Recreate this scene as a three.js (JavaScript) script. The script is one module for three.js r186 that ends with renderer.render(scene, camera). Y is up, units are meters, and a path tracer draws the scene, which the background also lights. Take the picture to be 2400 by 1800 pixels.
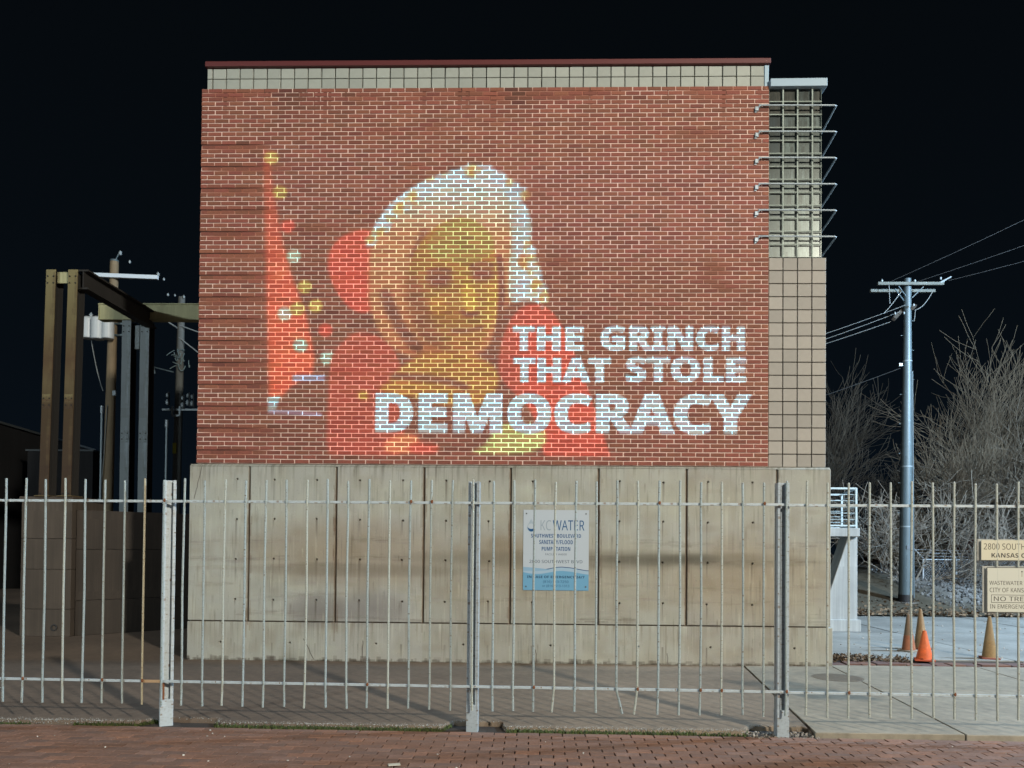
import * as THREE from 'three';
import { mergeGeometries } from 'three/addons/utils/BufferGeometryUtils.js';
import { RoundedBoxGeometry } from 'three/addons/geometries/RoundedBoxGeometry.js';

// ------------------------------------------------------------------ camera, sky, moon, lamps, exposure
const scene = new THREE.Scene();
// The photograph is taken with a raised lens (verticals stay parallel): principal row 1250 of 1800.
const F = 1800, FULL_H = 2500;
const camera = new THREE.PerspectiveCamera(2 * Math.atan(FULL_H / 2 / F) * 180 / Math.PI, 2400 / FULL_H, 0.1, 600);
camera.setViewOffset(2400, FULL_H, 0, 0, 2400, 1800);
camera.position.set(0, 1.654, 10.9);
camera.rotation.order = 'YXZ';
camera.rotation.set(0.96 * Math.PI / 180, 1.32 * Math.PI / 180, 0.0083);
scene.add(camera);

{ // night sky: near black, a little bluer towards the horizon all round
  const W = 64, H = 32, d = new Float32Array(W * H * 4);
  for (let y = 0; y < H; y++) for (let x = 0; x < W; x++) {
    const e = Math.max(0, (y + 0.5) / H * 2 - 1), k = Math.exp(-e * 4.2), o = (y * W + x) * 4;
    d[o] = 0.0015 + 0.0012 * k; d[o + 1] = 0.0023 + 0.0029 * k; d[o + 2] = 0.0028 + 0.0062 * k; d[o + 3] = 1;
  }
  const t = new THREE.DataTexture(d, W, H, THREE.RGBAFormat, THREE.FloatType);
  t.mapping = THREE.EquirectangularReflectionMapping; t.magFilter = THREE.LinearFilter; t.minFilter = THREE.LinearFilter; t.needsUpdate = true;
  scene.background = t; scene.environment = t;
}
const moon = new THREE.DirectionalLight(new THREE.Color(0.8, 0.88, 1.0), 0.02);
moon.name = 'moonlight'; moon.position.set(-20, 45, 30); moon.castShadow = true; moon.shadow.mapSize.set(2048, 2048);
Object.assign(moon.shadow.camera, { left: -30, right: 30, top: 30, bottom: -30, near: 1, far: 140 });
scene.add(moon, moon.target);
const LAMPS = [ // street lamps round the place, out of the frame: [x, z, height, colour, candela]
  { x: 15, z: 24, h: 14.2, c: [1.0, 0.955, 0.84], i: 3250, turn: 2.57 },
  { x: -18, z: 20, h: 9, c: [0.80, 0.95, 1.02], i: 950, turn: -2.4 },
  { x: 17.2, z: -0.6, h: 9.5, c: [0.60, 0.88, 1.16], i: 1500, turn: 1.4 },
];
const PROJECTOR = { x: 0.6, y: 1.5, z: 19, i: 6200 };

const renderer = new THREE.WebGLRenderer({ antialias: true });
renderer.setSize(1024, 768);
renderer.toneMapping = THREE.LinearToneMapping;
renderer.toneMappingExposure = 1;
renderer.shadowMap.enabled = true;
renderer.shadowMap.type = THREE.PCFSoftShadowMap;

// ------------------------------------------------------------------ helpers
function rng(seed) { let s = seed | 0; return () => { s = (s + 0x6d2b79f5) | 0; let t = Math.imul(s ^ (s >>> 15), 1 | s); t = (t + Math.imul(t ^ (t >>> 7), 61 | t)) ^ t; return ((t ^ (t >>> 14)) >>> 0) / 4294967296; }; }
const R = rng(7), rr = (a, b, r = R) => a + (b - a) * r();
const V = (x, y, z) => new THREE.Vector3(x, y, z);
const clamp = (x, a = 0, b = 1) => Math.min(b, Math.max(a, x)), sstep = (a, b, x) => { const t = clamp((x - a) / (b - a)); return t * t * (3 - 2 * t); }, lerp = (a, b, t) => a + (b - a) * t;
const used = new Map();
function numbered(n) { const k = used.get(n) ?? 0; used.set(n, k + 1); return k ? n + '_' + String(k).padStart(3, '0') : n; }
function tag(o, label, category, group, kind) { if (label) o.userData.label = label; if (category) o.userData.category = category; if (group) o.userData.group = group; if (kind) o.userData.kind = kind; return o; }
function thing(name, label, category, [x, y, z] = [0, 0, 0], turn = 0, group) {
  const o = new THREE.Group(); o.name = numbered(name); o.position.set(x, y, z); o.rotation.y = turn; scene.add(o); return tag(o, label, category, group);
}
function bare(g) { g = g.index ? g.toNonIndexed() : g; for (const k of Object.keys(g.attributes)) if (!['position', 'normal', 'uv'].includes(k)) g.deleteAttribute(k); if (!g.attributes.uv) g.setAttribute('uv', new THREE.Float32BufferAttribute(new Float32Array(g.attributes.position.count * 2), 2)); return g; }
const merge = (list) => list.length === 1 ? bare(list[0]) : mergeGeometries(list.map(bare));
function mesh(name, g, m, parent) {
  const o = new THREE.Mesh(Array.isArray(g) ? merge(g) : g, m);
  o.name = parent ? name : numbered(name); o.castShadow = o.receiveShadow = true; (parent ?? scene).add(o); return o;
}
const box = (w, h, d, x = 0, y = 0, z = 0) => new THREE.BoxGeometry(w, h, d).translate(x, y, z);
const span = (x0, x1, y0, y1, z0, z1) => box(x1 - x0, y1 - y0, z1 - z0, (x0 + x1) / 2, (y0 + y1) / 2, (z0 + z1) / 2);
const rbox = (w, h, d, r, x = 0, y = 0, z = 0) => new RoundedBoxGeometry(w, h, d, 1, r).translate(x, y, z);
function rod(a, b, r1, r2 = r1, seg = 8, caps = true) {
  const d = b.clone().sub(a), g = new THREE.CylinderGeometry(r2, r1, d.length(), seg, 1, !caps);
  g.applyQuaternion(new THREE.Quaternion().setFromUnitVectors(V(0, 1, 0), d.normalize())); const m = a.clone().add(b).multiplyScalar(0.5); return g.translate(m.x, m.y, m.z);
}
function bar(a, b, w, h) { // rectangular bar between two points
  const d = b.clone().sub(a), g = new THREE.BoxGeometry(w, d.length(), h);
  g.applyQuaternion(new THREE.Quaternion().setFromUnitVectors(V(0, 1, 0), d.normalize())); const m = a.clone().add(b).multiplyScalar(0.5); return g.translate(m.x, m.y, m.z);
}
function wire(a, b, sag, r = 0.011) {
  const pts = []; for (let i = 0; i <= 12; i++) { const t = i / 12, p = a.clone().lerp(b, t); p.y -= sag * 4 * t * (1 - t); pts.push(p); }
  return new THREE.TubeGeometry(new THREE.CatmullRomCurve3(pts), 18, r, 4);
}
function uvPlanar(g, s = 1, ox = 0, oy = 0) { // uv in metres / s, by the main axis of each normal
  g = bare(g); const p = g.attributes.position, n = g.attributes.normal, uv = g.attributes.uv;
  for (let i = 0; i < p.count; i++) {
    const ax = Math.abs(n.getX(i)), ay = Math.abs(n.getY(i)), az = Math.abs(n.getZ(i));
    if (ay > ax && ay > az) uv.setXY(i, p.getX(i) / s + ox, p.getZ(i) / s + oy); else if (ax > az) uv.setXY(i, p.getZ(i) / s + ox, p.getY(i) / s + oy); else uv.setXY(i, p.getX(i) / s + ox, p.getY(i) / s + oy);
  }
  return g;
}
// tileable value noise
function noiseField(n, cells, seed, oct = 5, gain = 0.5) {
  const out = new Float32Array(n * n); let amp = 1, tot = 0;
  for (let o = 0, c = cells; o < oct; o++, c *= 2, amp *= gain) {
    const r = rng(seed + o * 101), g = new Float32Array(c * c).map(() => r()); tot += amp;
    for (let y = 0; y < n; y++) { const fy = y / n * c, iy = Math.floor(fy), ty = fy - iy, sy = ty * ty * (3 - 2 * ty), y0 = iy % c, y1 = (iy + 1) % c;
      for (let x = 0; x < n; x++) { const fx = x / n * c, ix = Math.floor(fx), tx = fx - ix, sx = tx * tx * (3 - 2 * tx), x0 = ix % c, x1 = (ix + 1) % c;
        out[y * n + x] += amp * lerp(lerp(g[y0 * c + x0], g[y0 * c + x1], sx), lerp(g[y1 * c + x0], g[y1 * c + x1], sx), sy); } }
  }
  for (let i = 0; i < out.length; i++) out[i] /= tot; return out;
}
function dataTex(n, fn, srgb = false, rep = 1) { // fn(i, x, y) -> [r,g,b] 0..1
  const d = new Uint8Array(n * n * 4);
  for (let i = 0; i < n * n; i++) { const c = fn(i, i % n, Math.floor(i / n)); for (let k = 0; k < 3; k++) d[i * 4 + k] = clamp(c[k]) * 255; d[i * 4 + 3] = 255; }
  const t = new THREE.DataTexture(d, n, n); t.wrapS = t.wrapT = THREE.RepeatWrapping; t.magFilter = THREE.LinearFilter; t.minFilter = THREE.LinearMipmapLinearFilter; t.generateMipmaps = true; if (srgb) t.colorSpace = THREE.SRGBColorSpace; t.repeat.set(rep, rep); t.needsUpdate = true; return t;
}
function canvasTex(w, h, draw) { const c = document.createElement('canvas'); c.width = w; c.height = h; draw(c.getContext('2d'), w, h); const t = new THREE.CanvasTexture(c); t.colorSpace = THREE.SRGBColorSpace; return t; }
const std = (o) => new THREE.MeshStandardMaterial({ roughness: 0.85, metalness: 0, ...o });
const lin = (r, g, b) => new THREE.Color().setRGB(r, g, b);

// ------------------------------------------------------------------ shared textures
const nA = noiseField(512, 6, 11, 7, 0.62), nB = noiseField(512, 24, 23, 5, 0.65), nC = noiseField(512, 3, 31, 6, 0.55);
const grainTex = dataTex(512, (i) => { const v = 0.74 + 0.34 * (nA[i] - 0.5) + 0.42 * (nB[i] - 0.5); return [v, v, v]; });
const grainBump = dataTex(512, (i) => { const v = 0.5 * nB[i] + 0.5 * nA[i]; return [v, v, v]; });
const tileTex = dataTex(512, (i) => { const v = 0.90 + 0.14 * (nC[i] - 0.5) + 0.10 * (nB[i] - 0.5); return [v, v, v]; });
const glassTex = dataTex(512, (i, x, y) => { const a = nA[((y >> 3) % 512) * 512 + (x * 3) % 512], c = nC[(y % 512) * 512 + (x * 2) % 512]; const v = clamp(0.45 + 2.4 * (a - 0.5) + 1.6 * (c - 0.5), 0.06, 1); return [v, v, v]; });
const speckR = rng(5);
const aggTex = dataTex(1024, (i, x, y) => { const j = (y % 512) * 512 + (x % 512), k = ((y >> 1) % 512) * 512 + ((x >> 1) % 512); const s = speckR(); let v = 0.70 + 0.5 * (nC[k] - 0.5) + 0.36 * (nB[j] - 0.5) + (s > 0.985 ? 0.3 : s < 0.03 ? -0.25 : 0); return [v * 1.02, v, v * 0.96]; });
const streakTex = dataTex(512, (i, x, y) => { const a = nA[((y >> 4) % 512) * 512 + x], b = nB[((y >> 5) % 512) * 512 + ((x * 2) % 512)], c = nC[i]; const v = 0.72 + 0.5 * (a - 0.5) + 0.35 * (b - 0.5) + 0.3 * (c - 0.5); return [v, v, v]; });

// ------------------------------------------------------------------ ground
const ground = mesh('ground', uvPlanar(new THREE.PlaneGeometry(500, 500).rotateX(-Math.PI / 2).translate(0, -0.19, 0), 3), std({ color: lin(0.05, 0.045, 0.04), map: aggTex }));
tag(ground, 'dark bare ground round the pump house', 'ground', null, 'structure');
const road = mesh('road', uvPlanar(new THREE.PlaneGeometry(120, 18).rotateX(-Math.PI / 2).translate(0, -0.165, 21.6), 3), std({ color: lin(0.055, 0.053, 0.05), map: aggTex, roughness: 0.9 }));
tag(road, 'asphalt street in front of the brick sidewalk', 'road', null, 'structure');

const POSTS = [[-3.389, 3.852], [-0.513, 3.934], [2.27, 3.996]];
const edgeN = (x) => { const q = (x + 400) * 9.3, k = Math.floor(q) % 512, j = (k + 1) % 512, t = q - Math.floor(q); return lerp(nB[k * 512 + 77], nB[j * 512 + 77], t) - 0.5; };
const notch = (x) => Math.max(sstep(-3.66, -3.5, x) * (1 - sstep(-2.98, -2.84, x)) * 0.75, sstep(-0.80, -0.72, x) * (1 - sstep(-0.25, -0.21, x)), sstep(1.95, 2.06, x) * (1 - sstep(2.56, 2.60, x)));
const slabFront = (x) => 3.84 + 0.010 * x + 0.05 * edgeN(x) + 0.03 * edgeN(x * 0.31 + 5) - 0.20 * notch(x) + 0.02 * edgeN(x * 3.1) * notch(x);
{ // the apron slab: weathered brownish exposed-aggregate concrete with a broken front edge
  const xs = []; for (let x = -24; x < -6; x += 0.5) xs.push(x); for (let x = -6; x <= 3.05; x += 0.03) xs.push(x);
  const rows = [-16, -10, -6, -4, -2.5, -1.2, 0, 0.6, 1.2, 1.7, 2.2, 2.7, 3.1, 3.4], pos = [], col = [], uv = [], idx = [];
  const push = (x, y, z, shade) => { pos.push(x, y, z); uv.push(x / 2.6 + 0.12 * edgeN(z * 0.3), z / 2.6); const n = nC[((Math.floor(z * 37) + 5120) % 512) * 512 + ((Math.floor(x * 31) + 5120) % 512)]; const k = shade * (0.86 + 0.5 * (n - 0.5)); const w = sstep(-3.0, 1.2, x); col.push(lerp(0.165, 0.275, w) * k, lerp(0.118, 0.208, w) * k, lerp(0.086, 0.148, w) * k); };
  const NR = rows.length + 3;
  for (const x of xs) {
    const f = slabFront(Math.min(x, 2.6)), last = x === xs[xs.length - 1], jx = (z) => 2.788 - 0.115 * (z - 1.91), cut = (z) => last ? jx(z) : Math.min(x, jx(z));
    for (const z of rows) push(cut(Math.max(z, 0)), 0.004 * edgeN(x * 0.7 + z), z, 1);
    push(cut(f - 0.05), -0.001, f - 0.05, 1.05); push(cut(f), -0.010 + 0.008 * edgeN(x * 4.7), f, 1.15); push(cut(f), -0.12, f + 0.03, 0.9);
  }
  for (let i = 0; i + 1 < xs.length; i++) for (let j = 0; j + 1 < NR; j++) { const a = i * NR + j, b = a + NR; idx.push(a, a + 1, b, b, a + 1, b + 1); }
  const g = new THREE.BufferGeometry(); g.setAttribute('position', new THREE.Float32BufferAttribute(pos, 3)); g.setAttribute('uv', new THREE.Float32BufferAttribute(uv, 2)); g.setAttribute('color', new THREE.Float32BufferAttribute(col, 3)); g.setIndex(idx); g.computeVertexNormals();
  const m = mesh('pavement', g, std({ map: aggTex, bumpMap: grainBump, bumpScale: 0.006, vertexColors: true, roughness: 0.92 }));
  tag(m, 'brownish concrete apron with a broken front edge between fence and wall', 'pavement', null, 'structure');
}
// the beige walkway flags at right
const walkway = thing('walkway', 'smooth beige concrete walkway of large flags behind the fence at right', 'walkway'); walkway.userData.kind = 'structure';
{
  const flag = (pts, tint) => {
    const s = new THREE.Shape(pts.map(([x, z]) => new THREE.Vector2(x, -z)));
    const g = new THREE.ExtrudeGeometry(s, { depth: 0.12, bevelEnabled: true, bevelThickness: 0.006, bevelSize: 0.006, bevelSegments: 1 }).rotateX(-Math.PI / 2).translate(0, -0.118, 0);
    return mesh('flag', uvPlanar(g, 1.9), std({ color: lin(...tint), map: grainTex, bumpMap: grainBump, bumpScale: 0.003, roughness: 0.9 }), walkway);
  };
  const jx1 = (z) => 2.80 - 0.115 * (z - 1.91), jx2 = (z) => 4.25 - 0.089 * z, jx3 = (z) => 6.3 - 0.05 * z, jx4 = (z) => 8.6;
  const J = [jx1, jx2, jx3, jx4], tint = [[0.285, 0.240, 0.175], [0.30, 0.255, 0.19], [0.29, 0.245, 0.185]];
  const zs = [-0.12, 1.75, 3.93];
  for (let k = 0; k < 3; k++) for (let r = 0; r < 2; r++) {
    const z0 = zs[r] + 0.010, z1 = zs[r + 1] - 0.004 + (r ? 0.012 * k : 0), a = J[k], b = J[k + 1];
    flag([[a(z0) + 0.012, z0], [b(z0) - 0.012, z0], [b(z1) - 0.012, z1], [a(z1) + 0.012, z1]], tint[k].map((c) => c * (r ? 1 : 0.95)));
  }
}
// dirt strip and edging bricks between the walkway and the driveway
const driveway = thing('driveway', 'pale concrete driveway right of the building', 'driveway'); driveway.userData.kind = 'structure';
{
  mesh('bed', span(4.3, 34, -0.16, -0.02, -8.4, -0.8), std({ color: lin(0.06, 0.055, 0.05) }), driveway);
  const xs = [4.35, 7.3, 10.6, 14.2, 18.6, 24, 34], zs = [-8.4, -4.5, -0.81];
  for (let i = 0; i < 6; i++) for (let j = 0; j < 2; j++) { const k = rr(0.84, 1.12); mesh('slab', uvPlanar(rbox(xs[i + 1] - xs[i] - 0.03, 0.1, zs[j + 1] - zs[j] - 0.03, 0.008, (xs[i] + xs[i + 1]) / 2, -0.05 + rr(-0.004, 0.004), (zs[j] + zs[j + 1]) / 2), 1.7, i * 0.3, j * 0.4), std({ color: lin(0.27 * k, 0.27 * k, 0.26 * k), map: aggTex, bumpMap: grainBump, bumpScale: 0.006 }), driveway); }
}
{
  const m = mesh('gutter', uvPlanar(span(4.3, 30, -0.16, -0.03, -0.80, -0.13), 1.1), std({ color: lin(0.09, 0.06, 0.05), map: aggTex }));
  tag(m, 'dark gutter strip between driveway and walkway', 'gutter', null, 'structure');
  const k = thing('brick_edging', 'row of dark reddish edging bricks along the gutter', 'edging', [0, 0, -0.36]); k.userData.kind = 'structure';
  const mats = [0, 1, 2].map((i) => std({ color: lin(0.13 + 0.03 * i, 0.07 + 0.01 * i, 0.06), map: grainTex }));
  for (let i = 0; i < 34; i++) mesh('brick', rbox(0.20, 0.07, 0.24, 0.008, 4.45 + i * 0.212, -0.03 + rr(-0.012, 0.012), rr(-0.012, 0.012)).rotateX(rr(-0.03, 0.03)), mats[i % 3], k);
}
// terrain beyond the driveway
{
  const pos = [], uv = [], col = [], idx = [], NX = 90, NZ = 60;
  for (let j = 0; j <= NZ; j++) for (let i = 0; i <= NX; i++) {
    const x = 4.4 + i * i / NX * 0.55 + i * 0.12, z = -8.3 - j * 0.35 - j * j * 0.012, s = sstep(-9, -17, z);
    const n = nA[((j * 9) % 512) * 512 + (i * 11) % 512] - 0.5;
    pos.push(x, s * (1.0 + 0.5 * n) * sstep(5, 10, x) + 0.12 * n + 0.03, z); uv.push(x / 2, z / 2);
    const g = sstep(11.2, 13.2, x + n * 2) * sstep(-9.6, -11.2, z + n * 2), b = 1 + 1.1 * n;
    col.push(lerp(0.095, 0.28, g) * b, lerp(0.080, 0.28, g) * b, lerp(0.055, 0.28, g) * b);
  }
  for (let j = 0; j < NZ; j++) for (let i = 0; i < NX; i++) { const a = j * (NX + 1) + i; idx.push(a, a + 1, a + NX + 1, a + 1, a + NX + 2, a + NX + 1); }
  const g = new THREE.BufferGeometry(); g.setAttribute('position', new THREE.Float32BufferAttribute(pos, 3)); g.setAttribute('uv', new THREE.Float32BufferAttribute(uv, 2)); g.setAttribute('color', new THREE.Float32BufferAttribute(col, 3)); g.setIndex(idx); g.computeVertexNormals();
  tag(mesh('terrain', g, std({ map: aggTex, bumpMap: grainBump, bumpScale: 0.03, vertexColors: true })), 'earth and gravel bank rising behind the driveway', 'bank', null, 'structure');
}

// ------------------------------------------------------------------ pieces with chamfered front (bricks, tiles, pavers): front face at z = 0
function piece(w, h, d, c, ux = 0, uy = 0, us = 0.5) {
  const p = [], uv = [], x = w / 2, y = h / 2;
  const f = [[-x + c, -y + c, 0], [x - c, -y + c, 0], [x - c, y - c, 0], [-x + c, y - c, 0]], o = [[-x, -y, -c], [x, -y, -c], [x, y, -c], [-x, y, -c]], b = o.map(([a, e]) => [a, e, -d]);
  const q = (A, B, C, D) => { for (const v of [A, B, C, A, C, D]) { p.push(...v); uv.push((v[0] + v[2]) / us + ux, (v[1] + v[2]) / us + uy); } };
  q(...f); for (let i = 0; i < 4; i++) { const j = (i + 1) % 4; q(o[i], o[j], f[j], f[i]); q(b[i], b[j], o[j], o[i]); }
  const g = new THREE.BufferGeometry(); g.setAttribute('position', new THREE.Float32BufferAttribute(p, 3)); g.setAttribute('uv', new THREE.Float32BufferAttribute(uv, 2)); g.computeVertexNormals(); return g;
}
function instances(name, g, m, list, parent) { // list of [matrix, colour]
  const o = new THREE.InstancedMesh(g, m, list.length); list.forEach(([M, c], i) => { o.setMatrixAt(i, M); if (c) o.setColorAt(i, c); });
  o.name = name; o.castShadow = o.receiveShadow = true; o.userData.kind = 'stuff'; parent.add(o); return o;
}

// ------------------------------------------------------------------ brick sidewalk
const sidewalk = thing('sidewalk', 'sidewalk of reddish brown brick pavers in front of the fence', 'sidewalk'); sidewalk.userData.kind = 'structure';
{
  mesh('bed', uvPlanar(span(-30, 30, -0.16, -0.045, 3.5, 12.4), 1.2), std({ color: lin(0.035, 0.026, 0.02), map: aggTex }), sidewalk);
  mesh('kerb', uvPlanar(span(-30, 30, -0.18, -0.03, 12.42, 12.6), 1.2), std({ color: lin(0.28, 0.26, 0.23), map: grainTex }), sidewalk);
  const g = [0, 1, 2, 3].map((i) => piece(0.2, 0.1, 0.05, 0.003, i * 0.27, i * 0.41, 0.4).rotateX(-Math.PI / 2));
  const tone = () => { const k = rr(0.78, 1.16), w = rr(-0.02, 0.02); return [(0.235 + w) * k, 0.122 * k, (0.082 - w * 0.4) * k]; };
  const base = { map: grainTex, bumpMap: grainBump, bumpScale: 0.0015, roughness: 0.88 };
  const mats = Array.from({ length: 10 }, () => std({ color: lin(...tone()), ...base })), white = std({ ...base });
  const list = [], L = 0.2035, P = 0.1005; let k = 0;
  for (let r = 0; r < 84; r++) {
    const z = 3.99 + r * P, off = (r % 2) * L / 2 + rr(-0.006, 0.006), n = r < 30 ? 72 : 40;
    for (let i = -n; i < n; i++) {
      const x = i * L + off; if (r === 0 && z < slabFront(Math.min(x, 2.6)) + 0.1) continue;
      const skew = 0.0135 * x, y = -0.030 + rr(-0.0022, 0.0022), sx = 0.97 + rr(-0.006, 0.004), sz = 0.965;
      const M = new THREE.Matrix4().compose(V(x, y, z + skew + rr(-0.002, 0.002)), new THREE.Quaternion().setFromEuler(new THREE.Euler(rr(-0.012, 0.012), rr(-0.006, 0.006), rr(-0.008, 0.008))), V(sx, 1, sz));
      if (r >= 5 && r <= 11 && Math.abs(x) < 4.22 && k < 300) { const o = mesh('brick', g[k % 4], mats[(k * 7 + r) % 10], sidewalk); o.applyMatrix4(M); k++; }
      else list.push([M, lin(...tone())]);
    }
  }
  instances('brick_paving', g[0], white, list, sidewalk);
}

// ------------------------------------------------------------------ pump house
const house = thing('brick_building', 'square brick pump house on a concrete base with a glass block stair tower', 'building');
const BX0 = -4.80, BX1 = 3.36, BY0 = 2.81, BY1 = 8.237, NC = 86, CH = (BY1 - BY0) / NC, BL = (BX1 - BX0) / 40;
{ // brick face
  const mortarTex = canvasTex(1632, 1086, (c, w, h) => {
    const r = rng(91); c.fillStyle = '#c6aea4'; c.fillRect(0, 0, w, h);
    const X = (x) => (x - BX0) / (BX1 - BX0) * w, Y = (y) => (BY1 - y) / (BY1 - BY0) * h;
    for (let i = 0; i < 5000; i++) { c.fillStyle = `rgba(${r() < 0.5 ? '235,222,210' : '120,90,76'},${0.05 + 0.10 * r()})`; c.fillRect(r() * w, r() * h, 6 + 50 * r(), 3 + 14 * r()); }
    const smear = (x, y, rw, rh, a) => { c.save(); c.translate(X(x), Y(y)); c.scale(rw / (BX1 - BX0) * w, rh / (BY1 - BY0) * h); const g = c.createRadialGradient(0, 0, 0.2, 0, 0, 1); g.addColorStop(0, `rgba(126,72,54,${a})`); g.addColorStop(1, 'rgba(126,72,54,0)'); c.fillStyle = g; c.beginPath(); c.arc(0, 0, 1, 0, 7); c.fill(); c.restore(); };
    for (let i = 0; i < 20; i++) smear(lerp(BX0, BX1, r()), lerp(BY0, BY1, r()), 0.15 + 0.5 * r(), 0.05 + 0.12 * r(), 0.3 + 0.4 * r());
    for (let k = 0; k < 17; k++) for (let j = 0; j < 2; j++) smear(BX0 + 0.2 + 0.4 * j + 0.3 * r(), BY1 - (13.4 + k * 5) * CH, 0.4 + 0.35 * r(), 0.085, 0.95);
    for (let k = 0; k < 17; k++) { const y = Y(BY1 - (13 + k * 5) * CH); const g = c.createLinearGradient(0, 0, X(BX0 + 1.1), 0); g.addColorStop(0, 'rgba(48,26,20,0.95)'); g.addColorStop(0.6, 'rgba(60,34,26,0.8)'); g.addColorStop(1, 'rgba(70,40,30,0)'); c.fillStyle = g; c.fillRect(0, y - 2.6, X(BX0 + 1.1), 5.2); }  // dark lines above the inset courses: their shadow put into the mortar colour
    for (let i = 0; i < 16; i++) smear(lerp(BX0, BX1, r()), BY1 - 0.04 - 0.10 * r(), 0.3 + 0.4 * r(), 0.08 + 0.08 * r(), 0.6);
    for (let i = 0; i < 26; i++) { const x = X(lerp(BX0, BX1, r())), L = (0.15 + 0.5 * r()) * 200; const g = c.createLinearGradient(0, 0, 0, L); g.addColorStop(0, 'rgba(70,40,30,0.8)'); g.addColorStop(1, 'rgba(70,40,30,0)'); c.fillStyle = g; c.fillRect(x, 0, 3 + 10 * r(), L); }
    for (let i = 0; i < 6; i++) smear(BX1 - 0.4 - 0.5 * r(), 5.3 + 0.4 * r(), 0.25, 0.10, 0.4);
  });
  const wallPart = new THREE.Group(); wallPart.name = 'brick_wall'; house.add(wallPart);
  const mortar = bare(span(BX0 + 0.012, BX1 - 0.004, BY0, BY1 - 0.002, -8, -0.0085));
  { const p = mortar.attributes.position, u = mortar.attributes.uv; for (let i = 0; i < p.count; i++) u.setXY(i, (p.getX(i) - BX0) / (BX1 - BX0), (p.getY(i) - BY0) / (BY1 - BY0)); }
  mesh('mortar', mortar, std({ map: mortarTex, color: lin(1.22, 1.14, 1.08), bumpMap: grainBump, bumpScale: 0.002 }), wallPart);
  const BH = CH - 0.0125, BW = BL - 0.0145;
  const g = [0, 1, 2, 3].map((i) => piece(BW, BH, 0.03, 0.0025, i * 0.31, i * 0.17, 0.35)), gh = piece(BL / 2 - 0.0145, BH, 0.03, 0.0025, 0.3, 0.3, 0.35);
  const base = { map: grainTex, roughness: 0.8 }, white = std(base), cache = new Map();
  const tone = (x, y) => {
    let k = rr(0.80, 1.18), b = R(); const n = nC[((Math.floor(y * 60)) % 512) * 512 + (Math.floor((x + 9) * 45) % 512)] - 0.5; k *= 1 + 0.25 * n;
    if (b < 0.06) k *= 0.78; const top = BY1 - y; // rusty wash and dirt under the parapet
    const st = nB[211 * 512 + Math.floor((x + 6) * 26) % 512]; if (top < 0.55 && st > 0.53) k *= 1 - 0.45 * sstep(0.55, 0.1, top) * sstep(0.53, 0.62, st);
    return [0.268 * k, (0.081 + 0.020 * (R() - 0.5)) * k, 0.047 * k];
  };
  const list = [], half = []; let nMesh = 0;
  for (let r = 0; r < NC; r++) {
    const y = BY0 + (r + 0.5) * CH, odd = r % 2, rec = (NC - r) % 5 === 4 && r < NC - 10;
    for (let i = 0; i < 40 + odd; i++) {
      let x = BX0 + (i + (odd ? 0 : 0.5)) * BL, hb = false;
      if (odd && i === 0) { x = BX0 + BL / 4; hb = true; } else if (odd && i === 40) { x = BX1 - BL / 4; hb = true; }
      const inset = rec && x < BX0 + 0.95 ? 0.0055 : 0, dx = rec && i === 0 ? 0.014 : 0;
      const col = tone(x, y), pos = V(x + dx + rr(-0.002, 0.002), y + rr(-0.0012, 0.0012), rr(-0.0016, 0.0016) - inset + 0.001);
      if (r < 7 && !hb && nMesh < 290) {
        const key = Math.round(col[0] * 40); if (!cache.has(key)) cache.set(key, std({ ...base, color: lin(...col) }));
        const o = mesh('brick', g[(i + r) % 4], cache.get(key), wallPart); o.position.copy(pos); nMesh++;
      } else (hb ? half : list).push([new THREE.Matrix4().makeTranslation(pos.x, pos.y, pos.z), lin(...col)]);
    }
  }
  instances('brickwork', g[0], white, list, wallPart); instances('half_brickwork', gh, white, half, wallPart);
}
{ // parapet band of pale tiles, red coping
  const par = new THREE.Group(); par.name = 'parapet'; house.add(par);
  const X0 = -4.735, X1 = 3.30, Y0 = BY1 + 0.003, Y1 = 8.549, n = 41, w = (X1 - X0) / 40.43;
  mesh('backing', span(X0 + 0.01, 3.345, Y0 - 0.004, Y1 + 0.03, -7.9, -0.058), std({ color: lin(0.07, 0.065, 0.055) }), par);
  const mats = [0, 1, 2, 3, 4].map((i) => std({ color: lin(0.325 + 0.012 * (i - 2), 0.335 + 0.012 * (i - 2), 0.29 + 0.01 * (i - 2)), map: tileTex, roughness: 0.6 }));
  const h = (Y1 - Y0) / 2, gs = [0, 1, 2].map((i) => piece(w - 0.014, h - 0.010, 0.05, 0.004, i * 0.3, i * 0.2, 0.7)), gN = piece(w * 0.4 - 0.012, h - 0.010, 0.05, 0.004);
  for (let r = 0; r < 2; r++) for (let i = 0; i < n; i++) {
    const first = i === 0, o = mesh('tile', first ? gN : gs[(i * 2 + r) % 3], mats[Math.floor(R() * 5)], par);
    o.position.set(first ? X0 + w * 0.21 : X0 + (i - 0.07) * w, Y0 + (r + 0.5) * h, -0.03 + rr(-0.002, 0.002));
  }
  mesh('edge_trim', rbox(0.06, Y1 - Y0, 0.09, 0.006, 3.328, (Y0 + Y1) / 2, -0.065), std({ color: lin(0.27, 0.36, 0.42), roughness: 0.5, metalness: 0.1 }), par);
  mesh('coping', rbox(8.12, 0.075, 0.16, 0.008, -0.685, Y1 + 0.038, -0.055), std({ color: lin(0.085, 0.012, 0.011), roughness: 0.55 }), house);
  mesh('roof', span(-4.7, 3.32, Y1 + 0.03, Y1 + 0.06, -7.9, -0.14), std({ color: lin(0.05, 0.05, 0.05) }), house);
}
const TX1 = 4.176; // right edge of the tower
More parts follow.
